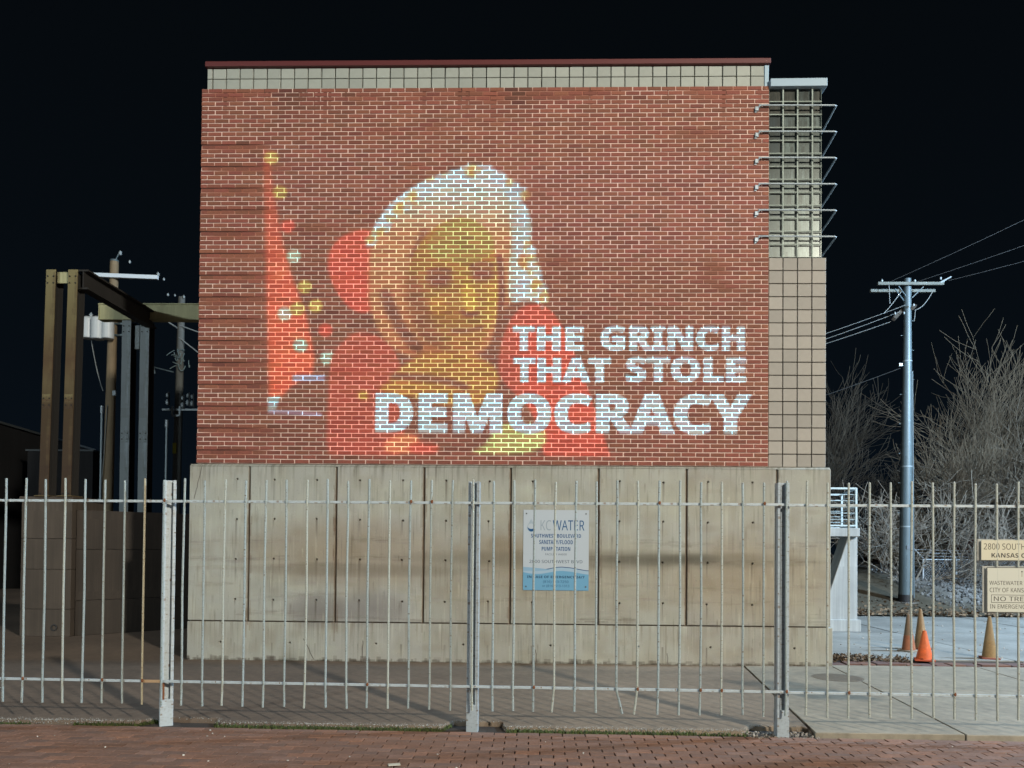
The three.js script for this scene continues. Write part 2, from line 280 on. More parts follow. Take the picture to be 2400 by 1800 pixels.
{ // square tile wall under the glass blocks
  const tw = new THREE.Group(); tw.name = 'tile_wall'; house.add(tw);
  const x0 = 3.362, y0 = 2.800, y1 = 5.785, nx = 4, ny = 16, w = (TX1 - x0) / nx, h = (y1 - y0) / ny;
  mesh('backing', span(x0 + 0.004, TX1 - 0.01, y0, y1 - 0.006, -6.5, -0.05), std({ color: lin(0.05, 0.04, 0.032) }), tw);
  const gs = [0, 1, 2].map((i) => piece(w - 0.013, h - 0.012, 0.05, 0.004, i * 0.3, i * 0.2, 0.7));
  const mats = [0, 1, 2, 3, 4].map((i) => std({ color: lin(0.315 + 0.014 * (i - 2), 0.285 + 0.012 * (i - 2), 0.245 + 0.01 * (i - 2)), map: tileTex, roughness: 0.7 }));
  for (let r = 0; r < ny; r++) for (let i = 0; i < nx; i++) { const o = mesh('tile', gs[(i + r) % 3], mats[Math.floor(R() * 5)], tw); o.position.set(x0 + (i + 0.5) * w, y0 + (r + 0.5) * h, -0.022 + rr(-0.002, 0.002)); }
}
{ // glass block window
  const gw = new THREE.Group(); gw.name = 'glass_block_window'; house.add(gw);
  const cols = [3.364, 3.560, 3.765, 3.973, 4.106], y0 = 5.785, y1 = 8.205, ny = 13, h = (y1 - y0) / ny, D = 0.032;
  const pane = new THREE.MeshPhysicalMaterial({ color: lin(0.82, 0.85, 0.81), transmission: 1, thickness: 0, roughness: 0.08, ior: 1.5 });
  const inner = [[0.17, 0.19, 0.17], [0.09, 0.10, 0.095], [0.20, 0.215, 0.20], [0.018, 0.03, 0.04], [0.09, 0.066, 0.05]].map((c) => std({ color: lin(c[0] * 0.66, c[1] * 0.74, c[2] * 0.84), map: glassTex, roughness: 0.3 }));
  const joint = std({ color: lin(0.40, 0.45, 0.39), map: grainTex });
  const jg = []; // joints: mortar grid behind and between the blocks
  for (let i = 1; i < 4; i++) jg.push(span(cols[i] - 0.0085, cols[i] + 0.0085, y0, y1, -0.105, -0.014));
  const hg = []; for (let r = 1; r < ny; r++) hg.push(span(cols[0], cols[4], y0 + r * h - 0.0055, y0 + r * h + 0.0055, -0.104, -0.016));
  mesh('mortar', uvPlanar(merge(jg)), joint, gw); mesh('mortar', uvPlanar(merge(hg)), joint, gw);
  for (let r = 0; r < ny; r++) for (let i = 0; i < 4; i++) {
    const xa = cols[i] + (i ? 0.009 : 0.002), xb = cols[i + 1] - (i < 3 ? 0.009 : 0), w = xb - xa, hh = h - 0.012, cx = (xa + xb) / 2, cy = y0 + (r + 0.5) * h;
    // a hollow block: clear face, inner walls, darker streaky back
    const t = 0.008, face = piece(w, hh, 0.004, 0.003), back = new THREE.PlaneGeometry(w, hh).translate(0, 0, -D);
    const side = [span(-w / 2, -w / 2 + t, -hh / 2, hh / 2, -D, -0.006), span(w / 2 - t, w / 2, -hh / 2, hh / 2, -D, -0.006), span(-w / 2 + t, w / 2 - t, -hh / 2, -hh / 2 + t, -D, -0.006), span(-w / 2 + t, w / 2 - t, hh / 2 - t, hh / 2, -D, -0.006)];
    const g = mergeGeometries([bare(face), merge(side.map((s) => uvPlanar(s, 0.6, r * 0.17, i * 0.3))), uvPlanar(back, 0.5, r * 0.23 + i * 0.1, r * 0.37)], true);
    const pick = r > ny - 3 ? (R() < 0.7 ? 4 : 1) : i === 0 ? (R() < 0.6 ? 3 : 1) : Math.floor(R() * 2.6);
    const o = new THREE.Mesh(g, [pane, inner[i === 3 ? 0 : 1], inner[pick]]); o.name = 'glass_block'; o.castShadow = o.receiveShadow = true; o.position.set(cx, cy, -0.022); gw.add(o);
  }
  mesh('backing', span(3.364, 4.106, y0, y1, -6.4, -0.11), std({ color: lin(0.03, 0.032, 0.03) }), gw);
  mesh('tower_coping', rbox(0.80, 0.115, 0.30, 0.008, 3.762, 8.257, -0.10).rotateZ(0.006).translate(0.05, -0.02, 0), std({ color: lin(0.24, 0.32, 0.38), roughness: 0.5, metalness: 0.1 }), house);
}
{ // six bent bars at the tower
  const galv = std({ color: lin(0.36, 0.42, 0.45), roughness: 0.45, metalness: 0.2, map: grainTex });
  for (let i = 0; i < 6; i++) {
    const y = lerp(7.936, 6.066, i / 5), b = new THREE.Group(); b.name = 'metal_bracket'; house.add(b);
    const pts = [V(3.20, y, 0.035), V(4.265, y - 0.006, 0.035), V(4.29, y - 0.007, 0.02), V(4.295, y - 0.008, -0.02), V(4.335, y - 0.05, -0.72), V(4.08, y - 0.05, -0.74)];
    const cp = new THREE.CurvePath(); for (let k = 0; k + 1 < pts.length; k++) cp.add(new THREE.LineCurve3(pts[k], pts[k + 1]));
    mesh('bar', pts.slice(0, -1).map((p, k) => rod(p, pts[k + 1], 0.0125, 0.0125, 7)).concat(pts.slice(1, -1).map((p) => new THREE.SphereGeometry(0.0128, 7, 5).translate(p.x, p.y, p.z))), galv, b);
    mesh('anchor', [rbox(0.05, 0.06, 0.035, 0.006, 3.175, y - 0.045, 0.018).rotateZ(0), rod(V(3.17, y - 0.05, 0.02), V(3.235, y + 0.005, 0.04), 0.012, 0.010, 6), rbox(0.03, 0.075, 0.012, 0.003, 3.165, y - 0.055, 0.008)], galv, b);
  }
}
{ // concrete base
  const cb = new THREE.Group(); cb.name = 'concrete_base'; house.add(cb);
  const X0 = -4.872, X1 = 4.222, ZF = 0.028;
  const tex = canvasTex(2048, 632, (c, w, h) => {
    const r = rng(321), X = (x) => (x + 5) / 9.4 * w, Y = (y) => (2.9 - y) / 2.9 * h, m = w / 9.4;
    c.fillStyle = '#98948a'; c.fillRect(0, 0, w, h);
    const blob = (x, y, rx, ry, col, a) => { c.save(); c.translate(X(x), Y(y)); c.scale(rx * m, ry * m); const g = c.createRadialGradient(0, 0, 0, 0, 0, 1); g.addColorStop(0, `rgba(${col},${a})`); g.addColorStop(0.6, `rgba(${col},${a * 0.6})`); g.addColorStop(1, `rgba(${col},0)`); c.fillStyle = g; c.beginPath(); c.arc(0, 0, 1, 0, 7); c.fill(); c.restore(); };
    for (let i = 0; i < 900; i++) blob(-5 + 9.4 * r(), 2.9 * r(), 0.04 + 0.22 * r(), 0.04 + 0.25 * r(), r() < 0.5 ? '178,172,152' : '112,98,78', 0.07 + 0.13 * r());
    for (let p = 0; p < 9; p++) { c.fillStyle = `rgba(${r() < 0.5 ? '165,160,140' : '120,104,80'},${0.05 + 0.12 * r()})`; c.fillRect(X(-5.2 + p * 1.232), 0, 1.232 * m, h); }
    // brown tide stains, grey damp patch
    blob(-2.6, 1.55, 1.7, 0.62, '118,88,58', 0.42); blob(0.4, 1.2, 2.6, 0.7, '122,98,66', 0.28); blob(3.2, 1.2, 1.4, 0.7, '128,98,62', 0.35); blob(-0.2, 1.55, 0.9, 0.4, '118,90,60', 0.3);
    blob(-3.0, 0.72, 0.55, 0.30, '92,82,80', 0.55); blob(-2.2, 0.76, 0.62, 0.30, '90,80,78', 0.5); blob(-4.3, 2.2, 0.8, 0.5, '168,170,158', 0.35); blob(-1.2, 2.35, 1.6, 0.35, '166,166,146', 0.3); blob(2.4, 2.3, 1.4, 0.35, '170,166,142', 0.3);
    for (const [y, a] of [[1.72, 0.16], [1.48, 0.2], [1.36, 0.14], [1.12, 0.14], [0.93, 0.12], [0.70, 0.14], [0.61, 0.3]]) {
      const on = Array.from({ length: 12 }, () => r()); for (let k = 0; k < 520; k++) { const x = -5 + 9.4 * r(), q = on[Math.floor((x + 5) / 0.8) % 12]; if (q < 0.35) continue; const L = 0.04 + 0.22 * r(), hh = 0.006 + 0.045 * r() * r(); c.fillStyle = `rgba(64,52,40,${a * q * 0.55 * r()})`; c.fillRect(X(x), Y(y + 0.05 * (r() + r() - 1) + 0.03 * Math.sin(x * 1.7)), L * m, hh * m); }
    }
    blob(1.75, 1.48, 0.9, 0.10, '62,58,48', 0.5); blob(2.3, 1.50, 0.5, 0.09, '60,56,46', 0.5);
    // vertical runs
    for (let i = 0; i < 1500; i++) { const x = X(-5 + 9.4 * r()), y0 = r() * h * 0.95, L = (0.15 + 0.9 * r() * r()) * m, ww = 1 + 7 * r() * r(), dark = r() < 0.58; const a = 0.07 + 0.20 * r(); const g = c.createLinearGradient(0, y0, 0, y0 + L); const k = dark ? (r() < 0.5 ? '74,62,46' : '86,84,76') : '196,190,168'; g.addColorStop(0, `rgba(${k},0)`); g.addColorStop(0.25, `rgba(${k},${a})`); g.addColorStop(1, `rgba(${k},0)`); c.fillStyle = g; c.fillRect(x, y0, ww, L); }
    for (let i = 0; i < 260; i++) { const x = r() * w, L = (0.08 + 0.5 * r() * r()) * m, ww = 2 + 12 * r() * r(), a = 0.10 + 0.28 * r(); const g = c.createLinearGradient(0, 0, 0, L + 12); g.addColorStop(0, `rgba(62,54,42,${a})`); g.addColorStop(1, 'rgba(62,54,42,0)'); c.fillStyle = g; c.fillRect(x, Y(2.80), ww, L); }
    for (let i = 0; i < 240; i++) { const x = r() * w, L = (0.1 + 0.4 * r()) * m, ww = 2 + 9 * r(); const g = c.createLinearGradient(0, Y(0.55), 0, Y(0.55) + L); const k = r() < 0.5 ? '205,200,184' : '96,78,58'; g.addColorStop(0, `rgba(${k},${0.05 + 0.2 * r()})`); g.addColorStop(1, `rgba(${k},0)`); c.fillStyle = g; c.fillRect(x, Y(0.55), ww, L); }
    for (let i = 0; i < 24000; i++) { c.fillStyle = r() < 0.5 ? `rgba(60,52,42,${0.10 * r()})` : `rgba(225,220,200,${0.10 * r()})`; c.fillRect(r() * w, r() * h, 1 + 2 * r(), 1 + 3 * r()); }
    // grime along the form joints, drips from the tie holes, dirt at the foot
    for (const x of [-4.01, -2.76, -1.505, -0.272, 0.97, 2.209, 3.475]) for (let i = 0; i < 60; i++) { c.fillStyle = `rgba(84,58,40,${0.05 + 0.16 * r()})`; c.fillRect(X(x + 0.05 * (r() + r() - 1)), Y(0.56 + 2.2 * r()), 1 + 5 * r(), (0.05 + 0.3 * r()) * m); }
    for (const x of [-4.19, -3.65, -3.035, -2.42, -1.81, -1.19, -0.58, 0.04, 1.265, 1.88, 2.5, 3.13]) for (const y of [2.575, 2.01, 1.44, 0.86, 0.255]) { const L = (0.1 + 0.45 * r()) * m; const g = c.createLinearGradient(0, Y(y), 0, Y(y) + L); g.addColorStop(0, `rgba(58,48,38,${0.15 + 0.3 * r()})`); g.addColorStop(1, 'rgba(58,48,38,0)'); c.fillStyle = g; c.fillRect(X(x) - 2, Y(y), 3 + 4 * r(), L); }
    for (let i = 0; i < 700; i++) { c.fillStyle = `rgba(52,42,32,${0.08 + 0.22 * r()})`; c.fillRect(r() * w, Y(0.09 * r() * r()), 4 + 26 * r(), 8 + 20 * r()); }
    blob(1.0, 1.48, 3.4, 0.16, '76,68,54', 0.42); blob(-2.4, 1.30, 2.0, 0.12, '84,72,58', 0.38);
    // cracks
    const crack = (pts, lw) => { c.strokeStyle = 'rgba(50,42,34,0.7)'; c.lineWidth = lw; c.beginPath(); pts.forEach(([x, y], i) => { for (let t = 0; t < 6 && i; t++) { const a = pts[i - 1], f = (t + 1) / 6; c.lineTo(X(lerp(a[0], x, f) + 0.012 * (r() - 0.5)), Y(lerp(a[1], y, f))); } if (!i) c.moveTo(X(x), Y(y)); }); c.stroke(); };
    crack([[-4.69, 2.78], [-4.74, 2.55], [-4.80, 2.3]], 1.8); crack([[-4.05, 1.9], [-4.04, 1.2], [-4.07, 0.7]], 1.5); crack([[-3.2, 0.32], [-3.05, 0.03]], 2.2); crack([[-2.35, 0.3], [-2.36, 0.05]], 2); crack([[0.1, 0.2], [0.12, 0.02]], 1.6); crack([[1.95, 0.17], [1.96, 0.02]], 1.6);
  });
  const m = std({ map: tex, color: lin(0.97, 1.02, 1.06), bumpMap: tex, bumpScale: 0.003, roughness: 0.85 });
  const uvWall = (g) => { g = bare(g); const p = g.attributes.position, u = g.attributes.uv; for (let i = 0; i < p.count; i++) u.setXY(i, (p.getX(i) + 5) / 9.4 + p.getZ(i) * 0.02, p.getY(i) / 2.9 + p.getZ(i) * 0.05); return g; };
  const edges = [X0, -4.010, -2.760, -1.505, -0.272, 0.970, 2.209, 3.475, X1];
  const holeX = [-4.19, -3.65, -3.035, -2.42, -1.81, -1.19, -0.58, 0.04, null, 1.265, 1.88, 2.50, 3.13], holeY = [2.575, 2.01, 1.44, 0.86];
  const panel = (x0, x1, y0, y1, holes) => {
    const b = 0.007, s = new THREE.Shape([[x0 + b, y0 + b], [x1 - b, y0 + b], [x1 - b, y1 - b], [x0 + b, y1 - b]].map(([x, y]) => new THREE.Vector2(x, y)));
    for (const [x, y] of holes) { const q = new THREE.Path(); q.absarc(x, y, 0.021, 0, Math.PI * 2, true); s.holes.push(q); }
    const g = new THREE.ExtrudeGeometry(s, { depth: 0.03, bevelEnabled: true, bevelThickness: b, bevelSize: b, bevelSegments: 1, curveSegments: 6 }).translate(0, 0, ZF - 0.03 - b);
    return mesh('panel', uvWall(g), m, cb);
  };
  for (let i = 0; i < 8; i++) {
    const x0 = edges[i] + (i ? 0.015 : 0), x1 = edges[i + 1] - (i < 7 ? 0.015 : 0), hs = [];
    for (const x of holeX) if (x !== null && x > x0 && x < x1) for (const y of holeY) hs.push([x + rr(-0.008, 0.008), y + rr(-0.008, 0.008)]);
    panel(x0, x1, 0.562, 2.765, hs);
  }
  panel(X0 - 0.006, X1 + 0.03, -0.04, 0.545, [-4.4, -3.40, -2.17, -0.93, 0.305, 1.54, 2.55, 3.72].map((x) => [x, 0.255]));
  mesh('core', uvPlanar(span(X0 + 0.03, X1 - 0.02, -0.06, 2.79, -8.05, -0.008), 1.4), std({ color: lin(0.20, 0.145, 0.10), map: streakTex }), cb);
  // sloped ledge under the brick
  const s = new THREE.Shape([[0, 0], [0.072, 0], [0.022, 0.034], [0, 0.034]].map(([a, b]) => new THREE.Vector2(a, b)));
  const led = new THREE.ExtrudeGeometry(s, { depth: X1 - X0 - 0.004, bevelEnabled: false }).rotateY(-Math.PI / 2).scale(1, 1, 1);
  led.applyMatrix4(new THREE.Matrix4().makeTranslation(X1 - 0.002, 2.7665, -0.044)); mesh('ledge', uvWall(led), m, cb);
  // side walls of the base
  mesh('side_wall', uvPlanar(span(X0, X0 + 0.028, -0.05, 2.765, -8.05, -0.045), 1.4), std({ color: lin(0.28, 0.25, 0.2), map: streakTex }), cb);
  mesh('side_wall', uvPlanar(span(X1 - 0.018, X1, -0.05, 2.765, -6.6, -0.045), 1.4), std({ color: lin(0.28, 0.25, 0.2), map: streakTex }), cb);
}

// ------------------------------------------------------------------ station sign on the wall
{
  const t = thing('wall_sign', 'white and light blue utility sign screwed to the concrete wall', 'sign', [0.373, 1.6035, 0.036]);
  const tex = canvasTex(832, 1020, (c, w, h) => {
    c.fillStyle = '#dfe3e6'; c.fillRect(0, 0, w, h);
    const wave = (y0, fill) => { c.fillStyle = fill; c.beginPath(); c.moveTo(0, y0); c.bezierCurveTo(w * 0.3, y0 + 70, w * 0.45, y0 - 40, w * 0.65, y0 - 14); c.bezierCurveTo(w * 0.8, y0 - 8, w * 0.9, y0 + 24, w, y0 + 26); c.lineTo(w, h); c.lineTo(0, h); c.fill(); };
    wave(738, '#2c5585'); wave(747, '#c3d9e8'); wave(790, '#86bfdd');
    c.fillStyle = '#a9cbe2'; c.beginPath(); c.moveTo(0, 725); c.bezierCurveTo(w * 0.2, 735, w * 0.3, 745, w * 0.42, 758); c.bezierCurveTo(w * 0.3, 785, w * 0.1, 775, 0, 775); c.fill();
    const line = (s, y, size, width, col, x = w / 2, bold = true, al = 'center') => { c.font = `${bold ? 'bold ' : ''}${size}px sans-serif`; c.fillStyle = col; c.textAlign = al; c.textBaseline = 'alphabetic'; const mw = c.measureText(s).width, k = width / mw; c.save(); c.translate(x, y); c.scale(k, 1); c.fillText(s, 0, 0); c.restore(); };
    line('KC', 258, 178, 150, '#b4bec4', 205, false, 'left'); line('WATER', 258, 178, 405, '#1f5f92', 372, false, 'left');
    c.fillStyle = '#c4cfd6'; c.beginPath(); c.moveTo(98, 112); c.bezierCurveTo(128, 170, 152, 200, 150, 232); c.arc(98, 228, 52, 0, Math.PI); c.bezierCurveTo(44, 200, 70, 170, 98, 112); c.fill();
    c.fillStyle = '#dfe3e6'; c.beginPath(); c.arc(98, 214, 40, 0, 7); c.fill();
    c.fillStyle = '#1f5f92'; c.beginPath(); c.moveTo(52, 218); c.quadraticCurveTo(98, 268, 146, 222); c.quadraticCurveTo(138, 274, 98, 276); c.quadraticCurveTo(62, 272, 52, 218); c.fill();
    line('SOUTHWEST BOULEVARD', 352, 66, 640, '#2a5a8c'); line('SANITARY/FLOOD', 434, 72, 432, '#2a5a8c'); line('PUMP STATION', 518, 68, 372, '#2a5a8c');
    line('FACILITY #4600', 576, 34, 276, '#6d747a', w / 2, false); line('2800 SOUTHWEST BLVD', 674, 52, 680, '#55606a', w / 2, false);
    line('IN CASE OF EMERGENCY 24/7', 866, 42, 730, '#1b4766'); line('(816) 513-7250', 926, 44, 326, '#2f5f80', w / 2, false); line('or (816) 513-1313', 978, 40, 350, '#2f5f80', w / 2, false);
  });
  const g = bare(new THREE.BoxGeometry(0.925, 1.135, 0.006)); g.clearGroups?.();
  mesh('panel', new THREE.BoxGeometry(0.925, 1.135, 0.006), [0, 1, 2, 3, 4, 5].map((i) => i === 4 ? new THREE.MeshPhysicalMaterial({ map: tex, roughness: 0.32, color: lin(0.54, 0.57, 0.60) }) : std({ color: lin(0.5, 0.5, 0.5) })), t);
  const sm = std({ color: lin(0.12, 0.12, 0.12), roughness: 0.4, metalness: 0.6 });
  for (const x of [-0.42, 0.42]) for (const y of [-0.515, 0.515]) mesh('screw', new THREE.CylinderGeometry(0.011, 0.011, 0.006, 8).rotateX(Math.PI / 2).translate(x, y, 0.005), sm, t);
}

// ------------------------------------------------------------------ picket fence
{
  const fence = thing('picket_fence', 'pale painted steel picket fence with square posts along the sidewalk', 'fence', [-0.5, 0, 3.925], -0.0254);
  const wear = canvasTex(256, 1024, (c, w, h) => { const r = rng(404); c.fillStyle = '#e4e4e2'; c.fillRect(0, 0, w, h); for (let i = 0; i < 2600; i++) { const k = r(); c.fillStyle = k < 0.5 ? `rgba(170,164,150,${0.05 + 0.22 * r()})` : k < 0.93 ? `rgba(255,255,255,${0.2 * r()})` : `rgba(140,104,74,${0.1 + 0.35 * r()})`; c.fillRect(r() * w, r() * h, 2 + 14 * r(), 2 + 34 * r() * r()); } for (let i = 0; i < 22; i++) { c.fillStyle = `rgba(120,72,38,${0.25 + 0.4 * r()})`; c.fillRect(r() * w, r() * h, 2 + 8 * r(), 6 + 30 * r()); } }); wear.wrapS = wear.wrapT = THREE.RepeatWrapping;
  const paint = (r, g, b, rough = 0.5) => std({ color: lin(r, g, b).multiplyScalar(1.12), map: wear, roughness: rough, metalness: 0.0, bumpMap: grainBump, bumpScale: 0.0008 });
  const pale = [paint(0.31, 0.35, 0.34), paint(0.28, 0.32, 0.315), paint(0.37, 0.385, 0.34), paint(0.30, 0.35, 0.355)], railP = paint(0.40, 0.45, 0.48), tan = paint(0.36, 0.31, 0.21), rusty = paint(0.42, 0.27, 0.15), galv = paint(0.33, 0.37, 0.40, 0.45), postW = paint(0.44, 0.48, 0.50);
  const rustSpot = std({ color: lin(0.20, 0.07, 0.025), map: grainTex, roughness: 0.95 });
  const PS = [-2.889, -0.013, 2.775];
  PS.forEach((s, i) => {
    const p = new THREE.Group(); p.name = 'post'; p.position.set(s, 0, -0.085); p.rotation.y = i ? 0.0 : 0.52; fence.add(p);
    const w = i ? 0.104 : 0.112, m = i ? galv : postW;
    // rolled channel with two lips to the street above a plain boxed foot
    const hT = 2.245, lip = 0.028;
    mesh('web', uvPlanar(rbox(w, hT - 0.2, w * 0.55, 0.006, 0, (hT + 0.2) / 2, -w * 0.2), 0.8, i * 0.3), m, p);
    mesh('flange', uvPlanar(merge([rbox(lip, hT - 0.2, w * 0.52, 0.005, -w / 2 + lip / 2, (hT + 0.2) / 2, w * 0.24), rbox(lip, hT - 0.2, w * 0.52, 0.005, w / 2 - lip / 2, (hT + 0.2) / 2, w * 0.24)]), 0.8), m, p);
    mesh('foot', uvPlanar(rbox(w + 0.004, 0.30, w + 0.004, 0.006, 0, 0.055, 0), 0.8), i ? galv : postW, p);
    mesh('footing', uvPlanar(new THREE.CylinderGeometry(0.13, 0.16, 0.1, 14).translate(0, -0.092, 0), 0.6), std({ color: lin(0.045, 0.035, 0.028), map: aggTex }), p);
    if (i === 0) mesh('rust_stain', new THREE.BoxGeometry(0.022, 0.17, 0.004).translate(-0.030, 0.29, w * 0.5 + 0.003), rustSpot, p);
  });
  const ends = [-8.2, PS[0], PS[1], PS[2], 6.4];
  for (let k = 0; k < 4; k++) for (const y of [2.045, 0.377]) mesh('rail', uvPlanar(rbox(ends[k + 1] - ends[k] - 0.002, 0.024, 0.018, 0.003, (ends[k] + ends[k + 1]) / 2, y + (k === 3 ? -0.004 : 0), -0.008), 0.6), railP, fence);
  const S = []; for (let k = 27; k >= 1; k--) S.push(PS[0] - 0.19 * k + 0.006); S.push(PS[0]); for (let k = 1; k < 15; k++) S.push(lerp(PS[0], PS[1], k / 15)); S.push(PS[1]); for (let k = 1; k < 15; k++) S.push(lerp(PS[1], PS[2], k / 15)); S.push(PS[2] + 0.012); for (let k = 1; k < 20; k++) S.push(PS[2] + 0.006 + 0.1826 * k);
  S.forEach((s, i) => {
    const isTan = Math.abs(s - (PS[0] - 0.184)) < 0.01, right = s > PS[2] + 0.1, top = 2.24 + rr(-0.012, 0.012), bot = 0.165 + rr(-0.008, 0.008), lean = rr(-0.007, 0.007), bow = rr(-0.008, 0.008);
    let bt = s + lean, tp = s - lean * 0.6; const near = (v) => Math.abs(s - v) < 0.06;
    if (near(-2.04)) tp += 0.05; // one bent top, two kicked feet
    if (near(1.315)) bt += 0.05; if (near(1.50)) bt -= 0.035; if (near(0.735)) bt -= 0.015;
    const pts = [V(bt, bot, 0.012), V(s, 0.377, 0.012), V(s + bow, 1.2, 0.012), V(s, 2.045, 0.012), V(tp, top, 0.012)];
    const parts = pts.slice(0, -1).map((p, k) => rod(p, pts[k + 1], 0.0100, 0.0100, 8, k === 3 || k === 0)); parts.push(new THREE.SphereGeometry(0.0103, 8, 5).translate(tp, top, 0.012));
    mesh('picket', uvPlanar(merge(parts), 0.5, i * 0.13, i * 0.29), isTan ? tan : right ? pale[2] : pale[i % 4], fence);
    if (R() < 0.35) { const y = R() < 0.6 ? 0.377 : 2.045; mesh('rust_spot', new THREE.SphereGeometry(0.0135, 6, 4).scale(1, 1.5, 0.7).translate(s + 0.004, y + 0.008, 0.017), rustSpot, fence); }
  });
  mesh('rail_end', rbox(0.17, 0.026, 0.02, 0.003, PS[0] - 0.095, 0.377, -0.004), rusty, fence);
}
{ // two signs wired to the fence at right
  const line = (c, s, x, y, size, width, col = '#3a352c', bold = false) => { c.font = `${bold ? 'bold ' : ''}${size}px sans-serif`; c.fillStyle = col; c.textAlign = 'left'; const k = width / c.measureText(s).width; c.save(); c.translate(x, y); c.scale(k, 1); c.fillText(s, 0, 0); c.restore(); };
  const plate = (name, label, x0, x1, y0, y1, z, tex, back) => {
    const w = x1 - x0, h = y1 - y0, t = thing(name, label, 'sign', [(x0 + x1) / 2, (y0 + y1) / 2, z], -0.0254);
    mesh('panel', new THREE.BoxGeometry(w, h, 0.005), [0, 1, 2, 3, 4, 5].map((i) => i === 4 ? std({ map: tex, roughness: 0.5, color: lin(0.60, 0.60, 0.60) }) : std({ color: lin(0.3, 0.29, 0.26) })), t);
    mesh('back_plate', rbox(w + 0.022, h + 0.014, 0.004, 0.002, back, 0.002, -0.022), std({ color: lin(0.30, 0.29, 0.25), roughness: 0.6 }), t);
    return t;
  };
  plate('address_sign', 'cream address sign hung high on the fence at the right edge', 3.968, 4.70, 1.567, 1.742, 4.066, canvasTex(1024, 240, (c, w, h) => {
    c.fillStyle = '#e3dabd'; c.fillRect(0, 0, w, h); line(c, '2800 SOUTHWEST BLVD', 24, 112, 100, 960, '#463f30'); line(c, 'KANSAS CITY MO', 112, 208, 74, 720, '#38322a', true);
  }), -0.012);
  plate('warning_sign', 'large pale no trespassing sign below the cream address sign', 4.013, 4.75, 1.108, 1.505, 4.068, canvasTex(1024, 556, (c, w, h) => {
    c.fillStyle = '#dedccb'; c.fillRect(0, 0, w, h); c.strokeStyle = '#2d2b25'; c.lineWidth = 7; c.strokeRect(4, 4, w - 8, h - 8);
    line(c, 'WASTEWATER TREATMENT PLANT', 30, 216, 68, 955); line(c, 'CITY OF KANSAS CITY MISSOURI', 30, 306, 74, 955); c.lineWidth = 6; c.strokeRect(54, 340, 900, 92); line(c, 'NO TRESPASSING', 72, 414, 76, 860); line(c, 'IN EMERGENCY CALL', 34, 506, 70, 620);
    c.fillStyle = '#2d2b25'; c.beginPath(); c.arc(416, 52, 9, 0, 7); c.fill(); c.fillStyle = 'rgba(60,40,20,0.35)'; c.fillRect(411, 56, 10, 60);
  }), -0.014);
}

